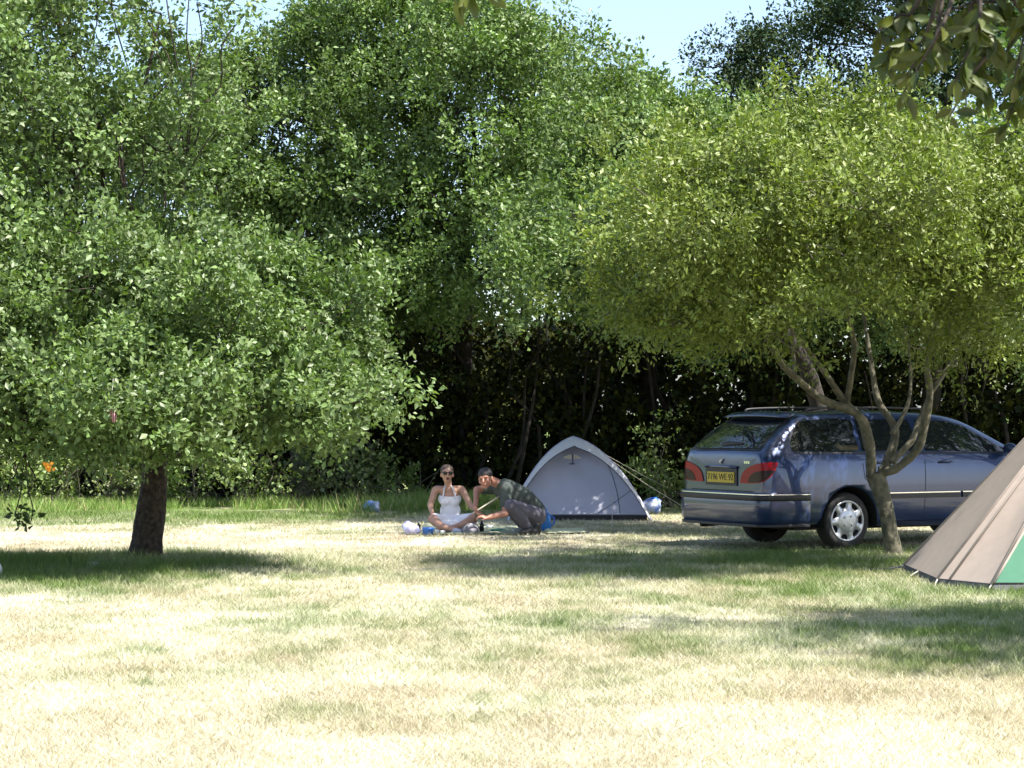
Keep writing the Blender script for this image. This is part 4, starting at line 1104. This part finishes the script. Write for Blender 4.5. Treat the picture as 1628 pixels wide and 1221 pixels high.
def hand(m, wrist, fwd, palm_n, side, curl=0.5, s=1.0):
    """palm plus five bent fingers; side = thumb direction"""
    f = Vector(fwd).normalized(); n = Vector(palm_n); n = (n - f * n.dot(f)).normalized(); sd = Vector(side); sd = (sd - f * sd.dot(f) - n * sd.dot(n)).normalized()
    w = Vector(wrist)
    for k in (-.022, 0, .022): m.capsule(w, w + f * .075 * s + sd * k * s, .016 * s, .013 * s, 8)
    for k, (off, ln) in enumerate(((.030, .068), (.011, .078), (-.009, .072), (-.028, .055))):
        p0 = w + f * .078 * s + sd * off * s
        d1 = (f * math.cos(curl * .6) + n * math.sin(curl * .6)); d2 = (f * math.cos(curl * 1.5) + n * math.sin(curl * 1.5)); d3 = (f * math.cos(curl * 2.3) + n * math.sin(curl * 2.3))
        p1 = p0 + d1 * ln * .45 * s; p2 = p1 + d2 * ln * .33 * s; p3 = p2 + d3 * ln * .25 * s
        m.chain([p0 - f * .02, p0, p1, p2, p3], [.0095 * s, .0095 * s, .0088 * s, .008 * s, .007 * s], 8)
    t0 = w + f * .022 * s + sd * .026 * s
    t1 = t0 + (f * .55 + sd * .75 + n * .25).normalized() * .038 * s; t2 = t1 + (f * .85 + sd * .25 + n * .45).normalized() * .032 * s
    m.chain([t0, t1, t2], [.013 * s, .0105 * s, .0085 * s], 8)
def head(m, c, face, up, s=1.0):
    """skull, jaw, nose, ears; returns local frame"""
    fz = Vector(up).normalized(); fy = Vector(face); fy = (fy - fz * fy.dot(fz)).normalized(); fx = fy.cross(fz)
    R = Matrix((fx, fy, fz)).transposed()
    L = lambda x, y, z: c + R @ Vector((x, y, z)) * s
    m.ell(L(0, -.012, .025), (.074 * s, .092 * s, .090 * s), R); m.ell(L(0, .018, -.040), (.058 * s, .066 * s, .070 * s), R); m.ell(L(0, .050, -.085), (.028 * s, .026 * s, .022 * s), R)
    m.chain([L(0, .082, .012), L(0, .104, -.022)], [.010 * s, .015 * s], 8)
    m.ell(L(0, .080, -.055), (.024 * s, .014 * s, .010 * s), R)
    for k in (-1, 1):
        m.ell(L(k * .076, -.005, -.008), (.010 * s, .020 * s, .032 * s), R); m.ell(L(k * .045, .060, -.022), (.024 * s, .022 * s, .022 * s), R); m.ell(L(k * .033, .074, .030), (.030 * s, .014 * s, .010 * s), R)
    return R, L

# --- woman sitting cross-legged
dW = 28.4
wo = G(716, 846.5); wo.y = dW
woman = thing('person', Vector((wo.x, dW, 0)), 'person in a white halter dress and sunglasses sitting cross-legged on the grass', 'person')
P = lambda x, y, dd=0.0: W(x, y, dW + dd)
m = MB()
m.ell(P(716, 832, .10), (.165, .125, .105)); m.ell(P(716, 812, .12), (.118, .088, .12)); m.ell(P(715, 792, .12), (.135, .095, .11)); m.ell(P(714, 780, .12), (.135, .075, .06))
m.capsule(P(694, 778, .12), P(734, 778, .12), .048, .048); m.capsule(P(713, 778, .12), P(712, 762, .08), .050, .045)
R, L = head(m, P(711, 754, .04), Vector((.12, -1, .10)), Vector((0.0, .10, 1)))
# arms down to the knees
m.chain([P(692, 779, .12), P(684, 803, .04), P(687, 815, -.12)], [.046, .038, .027]); hand(m, P(687, 815, -.12), P(691, 822, -.20) - P(687, 815, -.12), Vector((0, .2, -1)), Vector((1, 0, .2)), .45)
m.chain([P(735, 779, .12), P(748, 803, .02), P(758, 811, -.16)], [.046, .038, .027]); hand(m, P(758, 811, -.16), P(764, 817, -.22) - P(758, 811, -.16), Vector((0, .2, -1)), Vector((-1, 0, .2)), .45)
# folded legs
m.chain([P(706, 833, .06), P(688, 825, -.20)], [.088, .062]); m.chain([P(688, 825, -.20), P(700, 836, -.32), P(713, 841, -.36)], [.060, .052, .034]); m.chain([P(713, 841, -.36), P(726, 842.5, -.38), P(733, 844, -.36)], [.034, .033, .020])
m.chain([P(727, 833, .06), P(752, 825, -.20)], [.088, .062]); m.chain([P(752, 825, -.20), P(735, 835, -.26), P(718, 840, -.27)], [.060, .052, .034]); m.chain([P(718, 840, -.27), P(706, 842, -.30), P(699, 843.5, -.28)], [.034, .033, .020])
bd = blob(m, .0085, 3); link('body', bd, M_skin, woman, True)
# dress: bodice from bust to hip, skirt over the thighs
m = MB()
m.ell(P(716, 832, .10), (.182, .142, .118)); m.ell(P(716, 812, .12), (.132, .102, .13)); m.ell(P(715, 793, .115), (.148, .112, .105)); m.ell(P(707, 797, .045), (.060, .050, .055)); m.ell(P(723, 797, .045), (.060, .050, .055))
m.capsule(P(707, 832, .06), P(692, 826, -.14), .105, .082); m.capsule(P(726, 832, .06), P(747, 826, -.14), .105, .082); m.ell(P(717, 834, -.10), (.15, .15, .062))
dr = blob(m, .010, 3)
bmx = bmesh.new(); bmx.from_mesh(dr); zt = P(0, 790).z
bmesh.ops.bisect_plane(bmx, geom=bmx.verts[:] + bmx.edges[:] + bmx.faces[:], plane_co=(0, dW, zt), plane_no=(0, -.25, 1), clear_outer=True); bmx.to_mesh(dr); bmx.free()
link('dress', dr, M_white, woman, True)
for a, b in (((704, 791), (707.5, 771)), ((725, 791), (718.5, 771))):
    m = MB(); q = [P(a[0], a[1], -.005), P((a[0] + b[0]) / 2, (a[1] + b[1]) / 2, .030), P(b[0], b[1] + 3, .055), P(713, 769, .15)]; m.tube(spline(q, 4), .009, 6); m.build('strap', M_white, woman, True)
m = MB(); m.ell(L(0, -.022, .040), (.084, .096, .090), R); m.ell(L(0, -.10, .02), (.045, .045, .05), R); hb = blob(m, .008, 2)
bmx = bmesh.new(); bmx.from_mesh(hb); bmesh.ops.bisect_plane(bmx, geom=bmx.verts[:] + bmx.edges[:] + bmx.faces[:], plane_co=L(0, .052, .055), plane_no=R @ Vector((0, .75, -.66)), clear_outer=True); bmx.to_mesh(hb); bmx.free()
link('hair', hb, M_hair, woman, True)
m = MB()
for k in (-1, 1): m.ell(L(k * .033, .084, .010), (.030, .012, .021), R)
m.tube([L(-.012, .096, .014), L(.012, .096, .014)], .004, 6)
for k in (-1, 1): m.tube([L(k * .058, .078, .014), L(k * .080, .01, .012)], .004, 6)
m.build('sunglasses', M_lens, woman, True)
m = MB(); m.ell(L(.0, .079, -.058), (.021, .014, .017), R); m.build('mouth', M_mouth, woman, True)

# --- man squatting beside her, leaning over the picnic
dM = 27.9
man = thing('person', Vector((W(825, 0, dM).x, dM, 0)), 'person in a grey-green T-shirt squatting and leaning over the picnic things', 'person')
P = lambda x, y, dd=0.0: W(x, y, dM + dd)
m = MB()
m.chain([P(846, 814, .22), P(828, 795, .12), P(803, 780, .02)], [.135, .140, .125]); m.capsule(P(805, 777, -.14), P(783, 775, .20), .062, .062)
m.capsule(P(798, 772, -.02), P(779, 763, -.12), .062, .055)
R2, L2 = head(m, P(772, 761, -.16), Vector((-.30, -1, -.12)), Vector((-.16, -.10, 1)), 1.06)
m.chain([P(784, 777, .20), P(758, 778, .08), P(756.5, 803, -.10)], [.052, .043, .030]); hand(m, P(756.5, 803, -.10), Vector((.05, -.25, -1)), Vector((1, -.2, 0)), Vector((-.2, -1, 0)), .75, 1.08)
m.chain([P(804, 779, -.16), P(804, 816, -.30), P(776, 823, -.40)], [.056, .045, .031]); hand(m, P(776, 823, -.40), Vector((-1, -.1, .25)), Vector((0, .3, -1)), Vector((0, -.4, 1)), .75, 1.08)
m.chain([P(850, 820, .05), P(812, 804, -.28), P(840, 838, -.12)], [.10, .066, .045]); m.chain([P(846, 820, .34), P(812, 807, .16), P(836, 838, .22)], [.10, .066, .045])
bd = blob(m, .0085, 3); link('body', bd, M_skin2, man, True)
m = MB()
m.chain([P(849, 813, .22), P(829, 793, .12), P(803, 779, .02)], [.150, .158, .143]); m.capsule(P(806, 776, -.14), P(783, 774, .20), .076, .076)
m.chain([P(804, 779, -.16), P(804.5, 803, -.24)], [.076, .074]); m.chain([P(784, 777, .20), P(769, 778, .14)], [.070, .066]); m.ell(P(795, 770, -.03), (.09, .10, .06))
link('t_shirt', blob(m, .010, 3), M_tee, man, True)
m = MB()
m.ell(P(850, 820, .20), (.15, .20, .135)); m.chain([P(850, 820, .05), P(812, 804, -.28)], [.118, .086]); m.chain([P(812, 804, -.28), P(838, 838, -.12)], [.084, .064]); m.chain([P(846, 820, .34), P(812, 807, .16)], [.118, .086]); m.chain([P(812, 807, .16), P(834, 838, .22)], [.084, .064])
link('trousers', blob(m, .010, 3), M_trous, man, True)
m = MB(); m.ell(L2(0, -.016, .050), (.088, .102, .086), R2); hb = blob(m, .008, 2)
bmx = bmesh.new(); bmx.from_mesh(hb); bmesh.ops.bisect_plane(bmx, geom=bmx.verts[:] + bmx.edges[:] + bmx.faces[:], plane_co=L2(0, .05, .038), plane_no=R2 @ Vector((0, .42, -.9)), clear_outer=True); bmx.to_mesh(hb); bmx.free()
link('hair', hb, M_cap, man, True)
for k in (-1, 1):
    m = MB(); m.ell(L2(k * .032, .085, .006), (.012, .008, .007), R2, 8, 6); m.build('eye', M_eye, man, True)
m = MB(); m.ell(L2(0, .090, -.056), (.026, .010, .006), R2, 10, 6); m.build('mouth', M_mouth, man, True)
for c, dd, mt_ in ((846, -.16, M_shoe), (834, .20, M_pshoe)):
    m = MB(); zf = P(0, 850, dd).z
    a = P(c + 8, 846, dd); b = P(c - 16, 847, dd - .06); a.z = .055; b.z = .036
    m.chain([a + Vector((0, 0, .05)), a, a.lerp(b, .5), b], [.052, .050, .046, .034])
    sh = blob(m, .009, 3)
    for v in sh.vertices: v.co.z = max(v.co.z, .004)
    link('shoe', sh, mt_, man, True)
# the pale stick he holds
st = MB(); st.tube(spline([W(750, 817, dM - .12), W(772, 803, dM - .10), W(794, 789, dM - .07)], 3), .010, 8)
so = st.build('stick', mat('peeled_wood', (.60, .55, .46), .7, noise=(.5, .45, .36), scale=30), None, True)
tag(so, 'thin pale stick held in the hand of the squatting person', 'stick')

# ------------------------------------------------------------------ picnic things
def single(name, me, material, label, cat, group=None, smooth=True):
    return tag(link(name, me, material, None, smooth), label, cat, group)
def crumple(c, r, seed, n=26, rough=.25, flat=0.0):
    """a crumpled bag: lumpy closed skin standing on the ground"""
    rs = np.random.RandomState(seed); m = MB(); m.ell((0, 0, 0), (1, 1, 1), None, n, n // 2)
    vs = np.array(m.v)
    k = 1.0
    for f, a in ((2.3, rough), (5.1, rough * .6), (9.7, rough * .35)):
        ph = rs.rand(3) * 6
        k = k + a * np.sin(vs[:, 0] * f + ph[0]) * np.sin(vs[:, 1] * f + ph[1]) * np.sin(vs[:, 2] * f + ph[2] + .7)
    vs = vs * k[:, None] * np.array([r])
    vs[:, 2] = np.maximum(vs[:, 2], -r[2] * (.75 - flat)) + r[2] * (.75 - flat) + .004
    m.v = [tuple(v + np.array([c[0], c[1], 0])) for v in vs]
    return m.mesh('crumple')
M_mat = mat('picnic_mat', (.34, .38, .27), .9, noise=(.42, .44, .30), scale=8)
M_lilac = mat('lilac_plastic', (.42, .40, .78), .35, noise=(.66, .66, .85), scale=14)
M_blue = mat('blue_plastic', (.035, .16, .60), .3)
M_jug = mat('translucent_blue', (.05, .28, .75), .2, **{'Transmission Weight': .35})
M_cup = mat('white_plastic', (.75, .75, .76), .4)
M_bottle = mat('dark_bottle_glass', (.008, .010, .012), .08)
M_greyb = mat('grey_cloth', (.27, .25, .29), .85, noise=(.22, .21, .25), scale=20)
M_gplate = mat('green_plastic', (.05, .30, .20), .4)
M_yel = mat('pale_foam', (.52, .55, .36), .8, noise=(.46, .50, .33), scale=12)
def sheet(name, pts, material, label, cat, z=.012, th=.008, seed=1):
    rs = np.random.RandomState(seed); n = 12; vs = []; fs = []
    a, b, c, d = [Vector(p) for p in pts]
    for i in range(n + 1):
        for j in range(n + 1):
            p = a.lerp(b, i / n).lerp(d.lerp(c, i / n), j / n)
            zz = z + float(np.mean(zground(np.array([p.x]), np.array([p.y])))) + .012 * math.sin(i * 1.7 + seed) * math.sin(j * 1.3) + .012
            vs.append((p.x + rs.randn() * .01, p.y + rs.randn() * .01, zz))
    for i in range(n):
        for j in range(n): fs.append((i * (n + 1) + j, (i + 1) * (n + 1) + j, (i + 1) * (n + 1) + j + 1, i * (n + 1) + j + 1))
    m = MB(); m.add(vs, fs); me = evaluated(m.mesh(name), [('SOLIDIFY', dict(thickness=th))])
    return single(name, me, material, label, cat)
sheet('picnic_mat', (G(668, 850), G(850, 851), G(845, 836), G(675, 836)), M_mat, 'dull green picnic mat under the two people', 'mat')
sheet('foam_mat', (G(868, 850), G(932, 849), G(925, 843), G(866, 843)), M_yel, 'pale yellow foam mat lying beside the blue water jug', 'mat', seed=3)
g0 = G(653, 849.5); single('plastic_bag', crumple(g0, (.10, .09, .085), 3), M_lilac, 'crumpled lilac plastic bag at the left end of the picnic', 'bag')
g0 = G(681, 850); m = MB(); m.lathe([(.0005, .004), (.062, .004), (.072, .07), (.076, .075), (.076, .088), (.0005, .09)], g0, n=22); t = m.build('plastic_tub', M_blue, None, True); tag(t, 'round blue plastic tub next to the lilac bag', 'tub')
def bottle(px, py, h, r, material, label, cap):
    b0 = G(px, py); t = thing('bottle', b0, label, 'bottle')
    m = MB(); m.lathe([(.0005, .004), (r, .004), (r, h * .62), (r * .9, h * .70), (r * .42, h * .82), (r * .40, h * .95), (.0005, h * .95)], b0, n=16); m.build('glass_body', material, t, True)
    m = MB(); m.lathe([(r * .46, h * .93), (r * .46, h), (.0005, h)], b0, n=12); m.build('cap', cap, t, True)
bottle(766, 848, .17, .027, M_bottle, 'black bottle standing in front of the squatting person', M_bottle)
bottle(666, 846, .13, .022, M_bottle, 'small dark bottle standing between lilac bag and blue tub', M_cup)
for px, py, h, r, lab in ((695, 849, .055, .032, 'white plastic cup nearest the blue tub'), (704, 849.5, .05, .035, 'white plastic cup in front of the crossed legs'), (779, 841, .05, .055, 'white bowl right of the black bottle')):
    g0 = G(px, py); m = MB(); m.lathe([(.0005, .004), (r * .72, .004), (r, h), (r * .93, h), (r * .68, .010), (.0005, .010)], g0, n=18); tag(m.build('cup' if 'cup' in lab else 'bowl', M_cup, None, True), lab, 'cup' if 'cup' in lab else 'bowl')
g0 = G(727, 849); single('crumpled_cloth', crumple(g0, (.075, .06, .035), 8, rough=.35), mat('pale_blue_cloth', (.50, .55, .70), .85), 'crumpled pale blue cloth lying before the crossed legs', 'cloth')
g0 = G(749, 849.5); single('cloth_bag', crumple(g0, (.105, .08, .075), 12, rough=.18), M_greyb, 'grey cloth bag slumped left of the black bottle', 'bag')
m = MB(); m.tube(spline([g0 + Vector((-.09, -.03, .05)), g0 + Vector((-.06, -.07, .115)), g0 + Vector((.0, -.08, .13)), g0 + Vector((.08, -.06, .09)), g0 + Vector((.10, -.04, .03))], 4), .007, 6)
bagstrap = m.build('strap', M_cup, bpy.data.objects['cloth_bag'], True)
g0 = G(792, 846); m = MB(); m.lathe([(.0005, .020), (.07, .020), (.10, .034), (.098, .038), (.068, .026), (.0005, .026)], g0, n=24); tag(m.build('plate', M_gplate, None, True), 'green plastic plate on the mat under the leaning person', 'plate')
# water jug
g0 = G(866, 844); jug = thing('water_jug', g0, 'blue plastic water jug standing behind the squatting person', 'jug')
m = MB(); m.lathe([(.0005, .004), (.075, .004), (.082, .02), (.082, .17), (.074, .20), (.05, .225), (.026, .24), (.024, .262), (.0005, .262)], g0, n=22); m.build('jug_body', M_jug, jug, True)
m = MB(); m.lathe([(.030, .25), (.030, .285), (.0005, .288)], g0, n=14); m.build('cap', M_blue, jug, True)
m = MB(); m.tube(spline([g0 + Vector((.07, -.02, .19)), g0 + Vector((.115, -.03, .17)), g0 + Vector((.115, -.03, .10)), g0 + Vector((.078, -.02, .07))], 4), .010, 7); m.build('handle', M_blue, jug, True)
# bags by the tent and hedge
M_bw = mat('blue_white_plastic', (.03, .14, .62), .35, noise=(.70, .72, .78), scale=5)
g0 = G(1034, 818); single('plastic_bag', crumple(g0 + Vector((.02, .25, 0)), (.17, .14, .13), 21, rough=.32), M_bw, 'blue and white plastic bag bulging at the right of the dome tent', 'bag')
g0 = G(591, 815); single('plastic_bag', crumple(g0, (.12, .12, .10), 25, rough=.38), mat('blue_bag', (.10, .26, .70), .4, noise=(.60, .66, .80), scale=7), 'blue plastic bag in the long grass at the hedge foot', 'bag')
# litter under the oak
g0 = G(2, 915); single('paper_scrap', crumple(g0 + Vector((-.02, 0, 0)), (.03, .05, .06), 31, rough=.3), M_cup, 'white paper scrap at the left edge under the oak', 'paper')
g0 = G(146, 900); single('paper_scrap', crumple(g0, (.07, .05, .022), 33, rough=.3), M_cup, 'flat white paper scrap lying left of the oak trunk', 'paper')
# bright oddments hanging in the oak
c = W(78, 743, 20.0); m = MB(); rs = np.random.RandomState(5)
for k in range(9):
    a = 2 * math.pi * k / 9 + rs.rand(); u = Vector((math.cos(a), rs.randn() * .4, math.sin(a))); v = Vector((-math.sin(a), rs.randn() * .4, math.cos(a))); q = c + Vector((rs.randn() * .02, rs.randn() * .01, rs.randn() * .02)); l = .03 + .03 * rs.rand()
    m.add([q, q + u * l * .5 - v * .017, q + u * l, q + u * l * .5 + v * .017], [(0, 1, 2, 3)])
m.ell(c, (.018, .014, .016), None, 8, 6)
tag(m.build('orange_flower', mat('orange_petal', (.72, .26, .01), .6), None), 'small orange flower-like thing hanging in the left oak', 'ornament')
c = W(180, 657, 19.8); m = MB()
vs = []; fs = []
for i in range(9):
    t = i / 8; w = .036 * math.sin(math.pi * min(1, .15 + t * .8))
    for j in range(5): vs.append(c + Vector((-.02 + .03 * t + w * (j / 2 - 1), -.025 * math.sin(math.pi * j / 4), .07 - .15 * t)))
for i in range(8):
    for j in range(4): fs.append((i * 5 + j, i * 5 + j + 1, i * 5 + j + 6, i * 5 + j + 5))
m.add(vs, fs); me = evaluated(m.mesh('pouch'), [('SOLIDIFY', dict(thickness=.006))])
M_str = mat('striped_cloth', (.28, .03, .05), .8); nt = M_str.node_tree; wv = nt.nodes.new('ShaderNodeTexWave'); wv.inputs['Scale'].default_value = 22; tcn = nt.nodes.new('ShaderNodeTexCoord'); nt.links.new(tcn.outputs['Object'], wv.inputs['Vector'])
rpn = nt.nodes.new('ShaderNodeValToRGB'); rpn.color_ramp.elements[0].color = (.25, .02, .05, 1); rpn.color_ramp.elements[1].color = (.55, .38, .42, 1); nt.links.new(wv.outputs[0], rpn.inputs[0]); nt.links.new(rpn.outputs[0], nt.nodes['Principled BSDF'].inputs['Base Color'])
so = single('striped_pouch', me, M_str, 'small red striped thing hanging in the left oak', 'ornament')
m = MB(); m.tube([c + Vector((-.02, 0, .07)), c + Vector((-.01, .05, .30))], .003, 5); m.build('string', M_cord, so)
